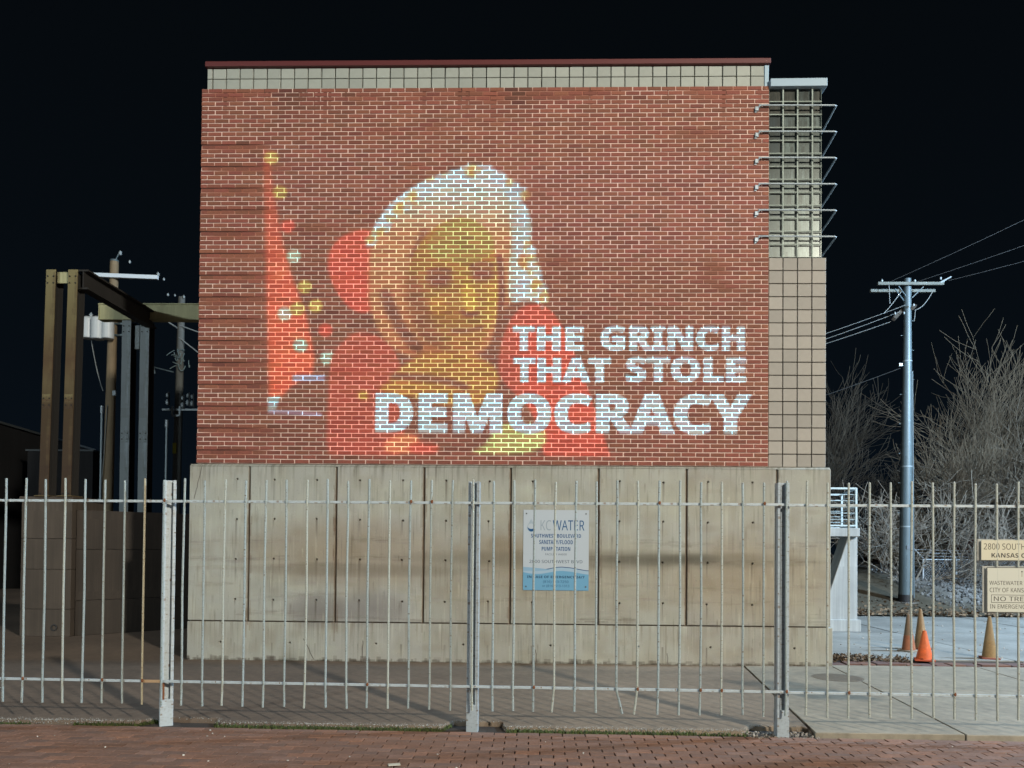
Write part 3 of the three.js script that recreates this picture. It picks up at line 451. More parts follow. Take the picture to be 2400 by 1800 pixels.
// ------------------------------------------------------------------ steel frame, pier and wing wall at left
{
  const rust = canvasTex(256, 1024, (c, w, h) => { const r = rng(77); const g = c.createLinearGradient(0, 0, 0, h); g.addColorStop(0, '#a0966c'); g.addColorStop(0.25, '#85774f'); g.addColorStop(0.4, '#6a5030'); g.addColorStop(0.5, '#7a6a48'); g.addColorStop(0.62, '#55401f'); g.addColorStop(1, '#4c3622'); c.fillStyle = g; c.fillRect(0, 0, w, h); for (let i = 0; i < 900; i++) { c.fillStyle = `rgba(${r() < 0.5 ? '60,34,18' : '150,136,98'},${0.04 + 0.12 * r()})`; c.fillRect(r() * w, r() * h, 3 + 30 * r(), 20 + 140 * r() * r()); } });
  const grey = canvasTex(256, 1024, (c, w, h) => { const r = rng(78); c.fillStyle = '#7d7f7c'; c.fillRect(0, 0, w, h); for (let i = 0; i < 900; i++) { c.fillStyle = `rgba(${r() < 0.5 ? '64,58,50' : '170,178,180'},${0.04 + 0.12 * r()})`; c.fillRect(r() * w, r() * h, 3 + 30 * r(), 20 + 140 * r() * r()); } });
  const fit = (g, y0, y1) => { g = bare(g); const p = g.attributes.position, u = g.attributes.uv; for (let i = 0; i < p.count; i++) u.setXY(i, (p.getX(i) + p.getZ(i)) * 1.5, (p.getY(i) - y0) / (y1 - y0)); return g; };
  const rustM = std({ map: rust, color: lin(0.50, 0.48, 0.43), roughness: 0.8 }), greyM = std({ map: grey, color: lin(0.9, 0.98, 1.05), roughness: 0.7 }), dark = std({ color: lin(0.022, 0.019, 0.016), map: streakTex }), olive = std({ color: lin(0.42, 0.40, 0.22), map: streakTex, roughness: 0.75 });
  const fr = thing('steel_frame', 'rusty steel gantry of paired columns and beams beside the brick wall', 'gantry', [-8.3, 0, -2.5]);
  const H = (cx, y0, y1, z, w, d, m, lean = 0) => { // wide-flange column: two flanges and a web
    const c = new THREE.Group(); c.name = 'column'; fr.add(c); c.position.set(cx + 8.3, y0, z + 2.5); const L = y1 - y0;
    const g = (a) => { a = fit(a, 0, L); const p = a.attributes.position; for (let i = 0; i < p.count; i++) p.setX(i, p.getX(i) + lean * p.getY(i) / L); a.computeVertexNormals(); return a; };
    mesh('flange', g(rbox(w, L, 0.018, 0.003, 0, L / 2, 0)), m, c); mesh('flange', g(rbox(w, L, 0.018, 0.003, 0, L / 2, -d)), dark, c); mesh('web', g(box(0.014, L, d - 0.02, 0, L / 2, -d / 2)), dark, c);  // rear parts near black: the shade behind the front flange put into their colour
    mesh('base_plate', rbox(w + 0.1, 0.025, d + 0.12, 0.004, 0, 0.012, -d / 2), m, c);
    const bolts = []; for (const y of [0.06, 1.62, 1.74, L - 0.12, L - 0.24]) for (const x of [-0.3, 0.3]) bolts.push(new THREE.CylinderGeometry(0.014, 0.014, 0.02, 6).rotateX(Math.PI / 2).translate(x * w + lean * y / L, y, 0.012)); mesh('bolts', merge(bolts), dark, c);
    mesh('splice_plate', rbox(w * 0.86, 0.26, 0.012, 0.002, lean * 0.42, 1.68, 0.008), m, c);
  };
  H(-8.565, 2.455, 6.48, -2.42, 0.172, 0.22, rustM, 0.065); H(-8.165, 2.455, 6.48, -2.42, 0.172, 0.22, rustM, 0.06);
  H(-8.46, 2.2, 6.31, -4.9, 0.19, 0.22, greyM); H(-8.075, 2.2, 6.31, -4.9, 0.19, 0.22, greyM);
  const rel = (g) => g.translate(8.3, 0, 2.5);
  mesh('tie_plate', rel(uvPlanar(rbox(0.26, 0.20, 0.03, 0.004, -8.30, 6.36, -2.5))), olive, fr);
  mesh('beam', rel(uvPlanar(merge([span(-8.06, -7.88, 6.16, 6.19, -5.0, -2.5), span(-8.06, -7.88, 6.48, 6.51, -5.0, -2.5), span(-7.985, -7.965, 6.19, 6.48, -5.0, -2.5)]))), dark, fr);
  mesh('beam', rel(uvPlanar(merge([span(-9.05, -4.0, 6.318, 6.34, -5.06, -4.86), span(-9.05, -4.0, 6.636, 6.66, -5.06, -4.86), span(-9.05, -4.0, 6.34, 6.636, -4.90, -4.885), span(-9.05, -9.03, 6.34, 6.636, -5.06, -4.87)]), 2.2)), olive, fr);
  mesh('hanger_box', rel(rbox(0.10, 0.50, 0.08, 0.01, -8.24, 5.96, -4.95)), greyM, fr);

  const cm = std({ color: lin(0.085, 0.064, 0.047), map: streakTex, bumpMap: grainBump, bumpScale: 0.004 }), cw = std({ color: lin(0.055, 0.042, 0.032), map: streakTex, bumpMap: grainBump, bumpScale: 0.004 });
  const p = thing('concrete_pier', 'brown stained concrete pier carrying the rusty steel columns', 'pier', [-8.5, 0, -2.4]);
  const b = [0.0, 0.48, 1.18, 1.72, 2.40]; for (let k = 0; k + 1 < b.length; k++) mesh('lift', uvPlanar(rbox(0.90, b[k + 1] - b[k] - 0.004, 1.1, 0.008, 0, (b[k] + b[k + 1]) / 2, -0.57), 1.3, k * 0.21, k * 0.1), cm, p);
  mesh('cap', uvPlanar(rbox(0.96, 0.06, 1.16, 0.01, 0.0, 2.43, -0.57), 1.3), cm, p);
  mesh('drain_pipe', new THREE.TorusGeometry(0.05, 0.012, 6, 14).translate(0.17, 0.16, -0.01), std({ color: lin(0.03, 0.03, 0.03) }), p);
  const w = thing('wing_wall', 'dark concrete wing wall running back from the brown pier', 'wall', [-8.02, 0, -2.52], 0.80);
  for (let k = 0; k + 1 < b.length - 1; k++) mesh('lift', uvPlanar(rbox(3.2, (b[k + 1] - b[k]) * 1.3 - 0.004, 0.3, 0.008, 1.6, (b[k] + b[k + 1]) / 2 * 1.3, -0.16), 1.3, k * 0.3, 0.4), cw, w);
}
{ // far sheds
  const sm = std({ color: lin(0.016, 0.015, 0.016), map: streakTex }), rm = std({ color: lin(0.07, 0.08, 0.085), roughness: 0.6 });
  const s1 = thing('metal_shed', 'long dark shed roofline at the left edge behind the fence', 'shed', [-20.5, 0, -18]);
  mesh('wall', uvPlanar(span(-1.5, 1.5, -0.2, 5.8, -5, 5).rotateY(0.14), 2), sm, s1); mesh('eaves', span(-1.6, 1.6, 5.8, 5.88, -5.1, 5.1).rotateY(0.14), rm, s1);
  const s2 = thing('block_shed', 'small dark flat roofed shed behind the steel columns', 'shed', [-16.6, 0, -16.4]);
  mesh('wall', uvPlanar(span(-1.3, 1.06, -0.2, 4.9, -0.4, 0.4), 2), sm, s2); mesh('eaves', span(-1.35, 1.1, 4.9, 4.96, -0.45, 0.45), rm, s2);
}

// ------------------------------------------------------------------ utility poles
const steelM = std({ color: lin(0.13, 0.18, 0.205), roughness: 0.45, metalness: 0.15, map: streakTex }), porc = std({ color: lin(0.34, 0.39, 0.41), roughness: 0.25 }), wireM = std({ color: lin(0.03, 0.032, 0.034), roughness: 0.6 }), wireL = std({ color: lin(0.24, 0.26, 0.26), roughness: 0.5 });
const woodM = std({ color: lin(0.34, 0.25, 0.15), map: streakTex, bumpMap: streakTex, bumpScale: 0.01 });
const insul = (x, y, z, s0 = 1, s = s0 * 0.72) => new THREE.LatheGeometry([[0, 0], [0.03, 0], [0.03, 0.03], [0.06, 0.04], [0.035, 0.07], [0.06, 0.09], [0.03, 0.12], [0.02, 0.15], [0, 0.155]].map(([a, b]) => new THREE.Vector2(a * s, b * s)), 8).translate(x, y, z);
{
  const t = thing('utility_pole', 'brown wooden utility pole with a white crossarm and transformer cans', 'utility pole', [-12.15, -0.19, -11]);
  mesh('pole', uvPlanar(rod(V(-0.08, 0, 0), V(0.03, 10.02, 0), 0.16, 0.115, 12), 1.1), woodM, t);
  mesh('pole_cap', [new THREE.CylinderGeometry(0.12, 0.12, 0.05, 10).translate(0.03, 10.03, 0), rod(V(0.06, 10.05, 0), V(0.18, 10.3, 0), 0.02, 0.02, 6)], steelM, t);
  mesh('insulator', insul(0.2, 10.2, 0, 1.2), porc, t); mesh('insulator', insul(0.48, 9.96, 0, 0.9), porc, t); mesh('insulator', insul(1.33, 9.58, 0.02, 1.1), porc, t); mesh('insulator', insul(1.5, 9.45, 0.02, 0.8), porc, t);
  mesh('crossarm', rbox(2.14, 0.115, 0.10, 0.01, 0, 0, 0).rotateZ(-0.04).translate(0.33, 9.53, 0.17), std({ color: lin(0.75, 0.82, 0.88), roughness: 0.4 }), t);
  const can = (x, y, z, r, h) => { const c = new THREE.Group(); c.name = 'transformer'; t.add(c); c.position.set(x, y, z); mesh('tank', new THREE.LatheGeometry([[0, 0], [r * 0.92, 0], [r, 0.03], [r, h - 0.03], [r * 1.04, h - 0.02], [r * 1.04, h + 0.02], [r * 0.6, h + 0.07], [0, h + 0.08]].map(([a, b]) => new THREE.Vector2(a, b)), 16), std({ color: lin(0.62, 0.66, 0.68), roughness: 0.4 }), c); mesh('bushing', insul(r * 0.5, h + 0.04, 0, 1.4), porc, c); };
  can(-0.62, 7.72, 0.16, 0.17, 0.56); can(-0.25, 7.66, 0.30, 0.18, 0.58); can(0.07, 7.66, 0.34, 0.16, 0.60);
  mesh('bracket', [rbox(0.4, 0.05, 0.08, 0.005, 0.25, 8.18, 0.05), rbox(0.4, 0.05, 0.08, 0.005, 0.25, 7.85, 0.05), rod(V(0.46, 7.6, 0), V(0.46, 8.35, 0), 0.03, 0.03, 6)], steelM, t);
  mesh('drop_wire', [wire(V(-0.55, 7.68, 0.1), V(-0.12, 6.2, 0.2), 0.15, 0.016), wire(V(-0.02, 5.8, 0.16), V(-0.2, 3.0, 0.2), 0.5, 0.012)], wireL, t);
  mesh('bolt_clip', rbox(0.10, 0.14, 0.08, 0.01, 0.18, 6.15, 0.15), porc, t);
}
{
  const t = thing('utility_pole', 'grey wooden utility pole with fuse cutouts near the brick wall', 'utility pole', [-11.6, -0.19, -14]);
  mesh('pole', uvPlanar(rod(V(-0.03, 0, 0), V(0.08, 9.95, 0), 0.155, 0.11, 12), 1.1), std({ color: lin(0.20, 0.21, 0.20), map: streakTex }), t);
  for (const [x, y, s] of [[-0.33, 9.95, 1], [0.2, 9.88, 1], [-0.10, 9.94, 0.8]]) mesh('insulator', insul(x, y, 0.1, s), porc, t);
  mesh('bracket', [rod(V(-0.1, 7.45, 0.1), V(-0.78, 7.62, 0.1), 0.025, 0.02, 6), rod(V(-0.78, 7.62, 0.1), V(-0.72, 7.4, 0.1), 0.03, 0.03, 6)], steelM, t);
  const cl = []; for (let i = 0; i < 16; i++) { const a = V(rr(-0.12, 0.45), rr(7.6, 8.15), rr(0, 0.25)); cl.push(wire(a, a.clone().add(V(rr(-0.3, 0.3), rr(-0.2, 0.2), rr(-0.1, 0.1))), rr(-0.1, 0.16), 0.016)); } mesh('jumper_wire', cl, std({ color: lin(0.2, 0.28, 0.3) }), t);
  mesh('brace', [rod(V(0, 8.9, 0.1), V(-0.6, 9.3, 0.1), 0.025, 0.025, 5), rod(V(0.05, 8.6, 0.1), V(0.7, 8.1, 0.1), 0.02, 0.02, 5), rod(V(0.05, 9.0, 0.1), V(0.9, 8.7, 0.1), 0.02, 0.02, 5)], wireL, t);
  for (const x of [-0.25, 0.25, 0.42, 0.56]) { const c = new THREE.Group(); c.name = 'cutout'; t.add(c); c.position.set(x, 6.25 + rr(0, 0.15), 0.2); mesh('insulator', merge([insul(0, 0, 0, 1.6), insul(0, 0.25, 0, 1.2)]), porc, c); mesh('fuse_tube', rod(V(0.08, -0.05, 0.04), V(0.1, 0.4, 0.1), 0.025, 0.02, 6), wireM, c); }
  mesh('mounting_frame', [bar(V(-0.4, 6.2, 0.2), V(0.9, 6.2, 0.2), 0.06, 0.06), bar(V(-0.05, 6.0, 0.26), V(0.2, 6.0, 0.26), 0.05, 0.05), bar(V(-0.05, 6.0, 0.26), V(-0.05, 6.3, 0.26), 0.05, 0.05), bar(V(0.2, 6.0, 0.26), V(0.2, 6.3, 0.26), 0.05, 0.05)], porc, t);
  mesh('tag_plate', rbox(0.12, 0.35, 0.02, 0.005, -0.01, 4.95, 0.15), std({ color: lin(0.42, 0.40, 0.05) }), t);
}
for (const [x, top, label] of [[-11.28, 5.25, 'thin pale pipe mast between the rusty columns'], [-9.55, 4.885, 'thin pale pipe mast above the left fence post']]) {
  const t = thing('pipe_mast', label, 'pipe', [x, -0.19, -9]);
  mesh('pipe', rod(V(0, 0, 0), V(0, top, 0), 0.032, 0.026, 8), std({ color: lin(0.34, 0.42, 0.45), roughness: 0.5 }), t); mesh('cap', new THREE.CylinderGeometry(0.042, 0.042, 0.2, 10).translate(0, top + 0.1, 0), porc, t);
}
const POLE = V(10.65, 0, -11.1);
{
  const t = thing('utility_pole', 'tall bluish steel utility pole with double crossarms before the bare trees', 'utility pole', [POLE.x, 0.1, POLE.z]);
  mesh('pole', uvPlanar(rod(V(0, 0.05, 0), V(0.05, 9.26, 0), 0.198, 0.098, 20), 1.4), steelM, t);
  mesh('conduit', rod(V(0.16, 0.2, 0.13), V(0.145, 6.6, 0.08), 0.02, 0.02, 6), std({ color: lin(0.10, 0.13, 0.15), roughness: 0.5 }), t);
  for (let k = 0; k < 14; k++) { const y = 2.6 + k * 0.42, a = k % 2 ? 1 : -1, r = lerp(0.198, 0.098, y / 9.26); mesh('step_bolt', rod(V(a * r * 0.9 + 0.05 * y / 9.26, y, 0), V(a * (r + 0.07) + 0.05 * y / 9.26, y, 0), 0.008, 0.008, 5), steelM, t); }
  mesh('foot_sleeve', new THREE.CylinderGeometry(0.202, 0.204, 0.24, 20).translate(0, 0.16, 0), std({ color: lin(0.012, 0.012, 0.014), roughness: 0.6 }), t);
  mesh('footing', new THREE.CylinderGeometry(0.34, 0.38, 0.14, 16).translate(0, 0.0, 0), std({ color: lin(0.2, 0.18, 0.16), map: grainTex }), t);
  for (const y of [2.2, 3.9, 6.9]) mesh('joint_band', new THREE.CylinderGeometry(0, 0, 0.05, 20).copy(new THREE.CylinderGeometry(lerp(0.2, 0.1, y / 9.26) + 0.004, lerp(0.2, 0.1, y / 9.26) + 0.004, 0.04, 20)).translate(0.05 * y / 9.26, y, 0), std({ color: lin(0.22, 0.27, 0.3), roughness: 0.5 }), t);
  const armM = std({ color: lin(0.17, 0.18, 0.16), map: streakTex });
  mesh('crossarm', rbox(1.84, 0.085, 0.09, 0.01, 0.06, 9.07, 0.15), armM, t); mesh('crossarm', rbox(1.84, 0.085, 0.09, 0.01, -0.02, 8.965, -0.15), armM, t);
  for (const [a, b] of [[V(-0.28, 9.0, 0.16), V(-0.05, 8.72, 0.12)], [V(-0.38, 8.92, 0.16), V(-0.1, 8.6, 0.1)], [V(0.42, 8.98, 0.16), V(0.12, 8.68, 0.12)]]) mesh('brace', bar(a, b, 0.025, 0.02), steelM, t);
  for (const [x, y] of [[-0.74, 9.11], [0.18, 9.11], [0.98, 9.10], [0.90, 9.18]]) mesh('insulator', insul(x, y, 0.16, 0.75), porc, t);
  mesh('dead_end_insulator', [rod(V(0.85, 9.08, 0.15), V(1.12, 9.22, 0.3), 0.03, 0.02, 6)], porc, t);
  mesh('alley_arm', [bar(V(-0.48, 8.02, 0.3), V(0.30, 8.68, -0.5), 0.09, 0.09), bar(V(0.12, 8.38, 0.12), V(0.56, 8.68, -0.6), 0.08, 0.08)], std({ color: lin(0.06, 0.05, 0.04) }), t);
  for (const [x, y] of [[-0.42, 8.22], [-0.17, 8.23], [0.10, 8.46]]) mesh('insulator', insul(x, y - 0.06, 0.25, 0.7), porc, t);
  mesh('jumper_wire', [wire(V(-0.55, 9.12, 0.16), V(-0.52, 8.5, 0.16), 0.02, 0.010), wire(V(-0.20, 8.85, 0.16), V(-0.72, 8.2, 0.2), 0.03, 0.010), wire(V(0.72, 8.9, 0.1), V(0.25, 8.35, 0.1), 0.1, 0.010), wire(V(0.22, 8.35, 0.1), V(0.16, 8.0, 0.15), 0.04, 0.010)], wireL, t);
  mesh('clamp', rbox(0.1, 0.09, 0.08, 0.01, -0.2, 6.78, 0.1), porc, t);
  mesh('pole_tag', rbox(0.12, 0.10, 0.01, 0.003, 0.0, 1.62, 0.185), std({ color: lin(0.12, 0.14, 0.16) }), t);
}
{ // wires
  const g = 'overhead wires at the steel utility pole', dn = ['upper', 'middle', 'lowest'];
  [[-0.1, 8.55, 7.2, 0.25], [-0.25, 8.36, 6.9, 0.25], [-0.5, 8.08, 6.75, 0.2]].forEach(([x, y, y2, s], i) => tag(mesh('overhead_wire', wire(V(POLE.x + x, y, POLE.z + 0.2), V(2.2 - i * 0.2, y2 - 0.5, -14), s, 0.008), wireL), `${dn[i]} of three pale wires from the steel pole to the building`, 'wire', g));
  tag(mesh('overhead_wire', wire(V(POLE.x - 0.2, 6.78, POLE.z + 0.1), V(1.5, 4.2, -12.5), 0.2, 0.008), wireM), 'single dark wire low on the steel pole running left to the building', 'wire', g);
  [[-0.55, 9.2, [24, 16.2, -6]], [0.2, 9.2, [25, 14.4, -6]], [1.1, 9.24, [26, 13.2, -6]]].forEach(([x, y, e], i) => tag(mesh('overhead_wire', wire(V(POLE.x + x, y, POLE.z + 0.2), V(...e), 0.35, 0.0055), wireM), `${['leftmost', 'middle', 'rightmost'][i]} of three faint wires rising right from the steel pole`, 'wire', g));
}

// ------------------------------------------------------------------ stair platform at right
{
  const conc = std({ color: lin(0.46, 0.48, 0.48), map: streakTex, bumpMap: grainBump, bumpScale: 0.003 }), railM = std({ color: lin(0.42, 0.52, 0.56), roughness: 0.4 });
  const s = thing('stair_platform', 'pale concrete platform with a sloped buttress behind the right corner', 'platform', [6.4, 0, -4.8]);
  const pr = (pts, d) => new THREE.ExtrudeGeometry(new THREE.Shape(pts.map(([x, y]) => new THREE.Vector2(x, y))), { depth: d, bevelEnabled: true, bevelThickness: 0.01, bevelSize: 0.01, bevelSegments: 1 }).translate(0, 0, -d);
  mesh('buttress', uvPlanar(pr([[0.05, 1.89], [0.22, 1.89], [0.22, 0.2], [-0.75, 0.2], [-0.75, 0.05 + 0.15], [-0.36, 0.65]], 0.4), 1.3), conc, s);
  mesh('footing', uvPlanar(rbox(1.15, 0.24, 0.55, 0.01, -0.3, 0.11, -0.2), 1.3), conc, s);
  mesh('deck', uvPlanar(rbox(2.3, 0.17, 2.2, 0.01, -0.93, 1.99, -0.95), 1.3), conc, s);
  mesh('rear_wall', uvPlanar(span(-2.1, 0.15, 0, 1.9, -2.0, -1.7), 1.3), std({ color: lin(0.06, 0.06, 0.06), map: streakTex }), s);
  const r = thing('platform_railing', 'bright steel guard railing on the platform behind the right corner', 'railing', [6.4, 2.075, -4.8]);
  const Fp = V(0.17, 0, 0.08), Bp = V(0.62, 0, -1.75), Lp = V(-2.0, 0, 0.08), LB = V(-2.0, 0, -1.75);
  for (const p of [Fp, Bp, V(-0.9, 0, 0.08)]) mesh('post', rbox(0.04, 0.81, 0.04, 0.004, p.x, 0.405, p.z), railM, r);
  const up = (p, y) => V(p.x, y, p.z);
  for (const [a, b] of [[Lp, Fp], [Fp, Bp], [Bp, LB]]) { mesh('top_rail', bar(up(a, 0.80), up(b, 0.80), 0.035, 0.035), railM, r); mesh('toe_rail', bar(up(a, 0.05), up(b, 0.05), 0.03, 0.055), railM, r); for (let k = 1; k < 6; k++) mesh('mid_rail', rod(up(a, 0.05 + k * 0.125), up(b, 0.05 + k * 0.125), 0.007, 0.007, 5), railM, r); }
}

// ------------------------------------------------------------------ traffic cones
{
  const cone = (label, x, z, h, r, colr, tip, baseC, tilt = 0) => {
    const t = thing('traffic_cone', label, 'traffic cone', [x, 0.0, z], rr(0, 3), 'traffic cones by the driveway'); t.rotation.z = tilt;
    const y0 = 0.022, prof = (a, b) => [[lerp(r, r * 0.22, a), lerp(y0, h, a)], [lerp(r, r * 0.22, b), lerp(y0, h, b)]];
    const seg = (a, b, cap) => { const p = prof(a, b); const pts = p.map(([q, y]) => new THREE.Vector2(q, y)); if (cap) { pts.push(new THREE.Vector2(r * 0.16, h + 0.008), new THREE.Vector2(r * 0.10, h - 0.02)); } return new THREE.LatheGeometry(pts, 20); };
    mesh('body', seg(0, 0.42), std({ color: lin(...colr), roughness: 0.6, map: grainTex }), t); mesh('sleeve', seg(0.42, 1, true), std({ color: lin(...tip), roughness: 0.6, map: grainTex }), t);
    mesh('base', rbox(r * 2.35, 0.028, r * 2.35, 0.008, 0, 0.015, 0), std({ color: lin(...baseC), roughness: 0.7 }), t);
  };
  cone('slim faded brown cone with reddish foot, leftmost by the driveway', 6.17, -1.75, 0.60, 0.105, [0.36, 0.12, 0.05], [0.21, 0.13, 0.075], [0.22, 0.19, 0.15], 0.02);
  cone('tallest faded tan cone standing behind the orange one', 6.52, -2.05, 0.66, 0.11, [0.30, 0.18, 0.08], [0.31, 0.19, 0.09], [0.2, 0.07, 0.04], -0.02);
  cone('short bright orange cone in front of the two slim ones', 5.9, -0.72, 0.44, 0.118, [0.80, 0.13, 0.018], [0.74, 0.14, 0.025], [0.4, 0.07, 0.025]);
  cone('tan cone standing alone below the warning sign', 7.02, -1.0, 0.64, 0.105, [0.31, 0.19, 0.07], [0.29, 0.19, 0.085], [0.22, 0.06, 0.035], 0.01);
}

// ------------------------------------------------------------------ bare trees
function bareTree(seed, o) {
  const r = rng(seed), thin = { p: [], n: [] }, thick = { p: [], n: [] };
  const seg = (a, b, r1, r2) => {
    const S = r1 > 0.03 ? 7 : r1 > 0.012 ? 4 : 3, out = r1 > 0.05 ? thick : thin, d = b.clone().sub(a).normalize(), u = Math.abs(d.y) < 0.9 ? V(0, 1, 0) : V(1, 0, 0), e = d.clone().cross(u).normalize(), f = d.clone().cross(e);
    for (let i = 0; i < S; i++) { const t0 = i / S * 6.2832, t1 = (i + 1) / S * 6.2832, N = (t) => e.clone().multiplyScalar(Math.cos(t)).addScaledVector(f, Math.sin(t)); const n0 = N(t0), n1 = N(t1), A = a.clone().addScaledVector(n0, r1), B = a.clone().addScaledVector(n1, r1), C = b.clone().addScaledVector(n1, r2), D = b.clone().addScaledVector(n0, r2); for (const [v, n] of [[A, n0], [B, n1], [C, n1], [A, n0], [C, n1], [D, n0]]) { out.p.push(v.x, v.y, v.z); out.n.push(n.x, n.y, n.z); } }
  };
  const grow = (p, d, len, rad, depth) => {
    const K = depth > 2 ? 5 : 4; let a = p.clone(), dir = d.clone(), r1 = rad;
    for (let i = 0; i < K; i++) {
      dir.add(V((r() - 0.5) * o.wob, (r() - 0.5) * o.wob + o.up * (depth < o.depth ? 1 : 0.3), (r() - 0.5) * o.wob)).normalize();
      const b = a.clone().addScaledVector(dir, len / K), r2 = Math.max(o.min, rad * (1 - 0.62 * (i + 1) / K)); seg(a, b, r1, r2);
      if (depth > 0 && (i > 0 || depth < o.depth)) { const n = depth >= o.depth - 1 ? (r() < 0.6 ? 2 : 1) : (r() < o.dense ? 2 : 1); for (let k = 0; k < n; k++) { const ax = V(r() - 0.5, r() - 0.5, r() - 0.5).cross(dir).normalize(), nd = dir.clone().applyAxisAngle(ax, o.spread * (0.55 + 0.9 * r())); grow(b, nd, len * (0.52 + 0.34 * r()), Math.max(o.min, r2 * (0.5 + 0.22 * r())), depth - 1); } }
      a = b; r1 = r2;
    }
  };
  for (const [dx, dy, dz, len, rad] of o.stems) grow(V(0, 0, 0), V(dx, dy, dz).normalize(), len, rad, o.depth);
  const G = (q) => { const g = new THREE.BufferGeometry(); g.setAttribute('position', new THREE.Float32BufferAttribute(q.p, 3)); g.setAttribute('normal', new THREE.Float32BufferAttribute(q.n, 3)); return bare(g); };
  const t = thing('bare_tree', o.label, 'tree', o.at); mesh('trunk', G(thick), std({ color: lin(...o.bark), roughness: 0.95 }), t); mesh('crown', G(thin), std({ color: lin(...o.twig), roughness: 0.95 }), t);
  return t;
}
bareTree(3, { label: 'largest bare tree right of the steel pole, dense with upright twigs', at: [14.6, 0.75, -16], depth: 4, wob: 0.22, up: 0.07, spread: 0.58, dense: 0.46, min: 0.0065, bark: [0.13, 0.11, 0.09], twig: [0.112, 0.088, 0.060], stems: [[0.32, 1, 0.05, 3.5, 0.13], [0.6, 0.85, 0.1, 2.8, 0.11], [-0.55, 0.8, 0.2, 2.4, 0.08], [1.0, 0.5, 0.25, 2.4, 0.08], [0.95, 0.22, 0.4, 2.0, 0.05], [-0.9, 0.4, 0.3, 1.5, 0.04]] });
bareTree(8, { label: 'thin dark bare tree between the building and the steel pole', at: [12.0, 0.85, -18.5], depth: 4, wob: 0.2, up: 0.055, spread: 0.52, dense: 0.26, min: 0.0065, bark: [0.09, 0.08, 0.065], twig: [0.058, 0.048, 0.035], stems: [[-0.3, 1, 0, 2.7, 0.10], [0.35, 0.8, 0.1, 1.9, 0.07], [-0.8, 0.6, 0.2, 2.1, 0.06], [-0.95, 0.3, 0.2, 2.0, 0.05]] });
bareTree(21, { label: 'pale scrubby bare tree cut by the right edge of the photo', at: [18.6, 0.85, -16.5], depth: 4, wob: 0.22, up: 0.05, spread: 0.62, dense: 0.5, min: 0.007, bark: [0.12, 0.105, 0.09], twig: [0.14, 0.12, 0.096], stems: [[-0.45, 0.9, 0.1, 2.4, 0.10], [0.1, 1, 0, 2.9, 0.11], [-0.95, 0.35, 0.3, 2.3, 0.06], [-0.8, 0.6, 0.3, 2.2, 0.07]] });
bareTree(34, { label: 'low tangled brush at the foot of the steel pole', at: [12.0, 0.35, -13.8], depth: 3, wob: 0.45, up: 0.03, spread: 0.8, dense: 0.6, min: 0.009, bark: [0.12, 0.105, 0.09], twig: [0.20, 0.175, 0.145], stems: [[-0.9, 0.7, 0.2, 1.7, 0.03], [-0.4, 1, 0, 1.8, 0.03], [0.4, 0.9, 0.2, 1.9, 0.035], [0.9, 0.6, 0.1, 2.0, 0.035], [0.95, 0.45, 0.4, 2.2, 0.03]] });

// ------------------------------------------------------------------ chain link fence, low slab and dark red wall on the bank
{
  const m = std({ color: lin(0.42, 0.46, 0.50), roughness: 0.45, metalness: 0.3 }), t = thing('chain_link_fence', 'galvanised chain link fence with angled arms on the gravel bank', 'fence', [12.6, 0.36, -14]);
  for (const x of [0, 1.05, 3.2, 5.4]) { mesh('post', rod(V(x, 0, 0), V(x, 1.02, 0), 0.03, 0.03, 8), m, t); mesh('arm', rod(V(x, 1.02, 0), V(x - 0.33, 1.32, 0.1), 0.022, 0.018, 6), m, t); }
  mesh('rail', rod(V(0, 0.98, 0), V(5.4, 0.98, 0), 0.02, 0.02, 6), m, t); mesh('rail', rod(V(0, 0.05, 0), V(5.4, 0.05, 0), 0.014, 0.014, 6), m, t);
  const g = []; for (let x = -0.95; x < 5.4; x += 0.085) { const a = Math.max(0, x), b = Math.min(5.4, x + 0.93); if (b > a) { g.push(rod(V(a, 0.05 + (a - x), 0), V(b, 0.05 + (b - x), 0), 0.0035, 0.0035, 3, false), rod(V(a, 0.98 - (a - x), 0.004), V(b, 0.98 - (b - x), 0.004), 0.0035, 0.0035, 3, false)); } }
  mesh('mesh_wire', g, m, t).userData.kind = 'stuff';
  for (let k = 0; k < 3; k++) mesh('barbed_wire', wire(V(-0.12 - k * 0.1, 1.1 + k * 0.1, 0.03 * k), V(5.3 - k * 0.1, 1.1 + k * 0.1, 0.03 * k), 0.04, 0.006), m, t);
  const s = mesh('retaining_slab', uvPlanar(rbox(2.9, 0.34, 0.5, 0.03, 11.5, 0.30, -13.1), 1.5), std({ color: lin(0.22, 0.23, 0.23), map: grainTex })); tag(s, 'low weathered concrete slab behind the foot of the steel pole', 'retaining slab');
  const w = thing('boundary_wall', 'long dark red wall behind the chain link fence', 'wall', [22, 0, -26]);
  mesh('wall', uvPlanar(span(-6, 14, 0, 2.45, -0.3, 0), 2), std({ color: lin(0.10, 0.028, 0.024), map: streakTex }), w); mesh('coping', rbox(20.1, 0.1, 0.42, 0.02, 4, 2.5, -0.15), std({ color: lin(0.12, 0.06, 0.05) }), w);
}

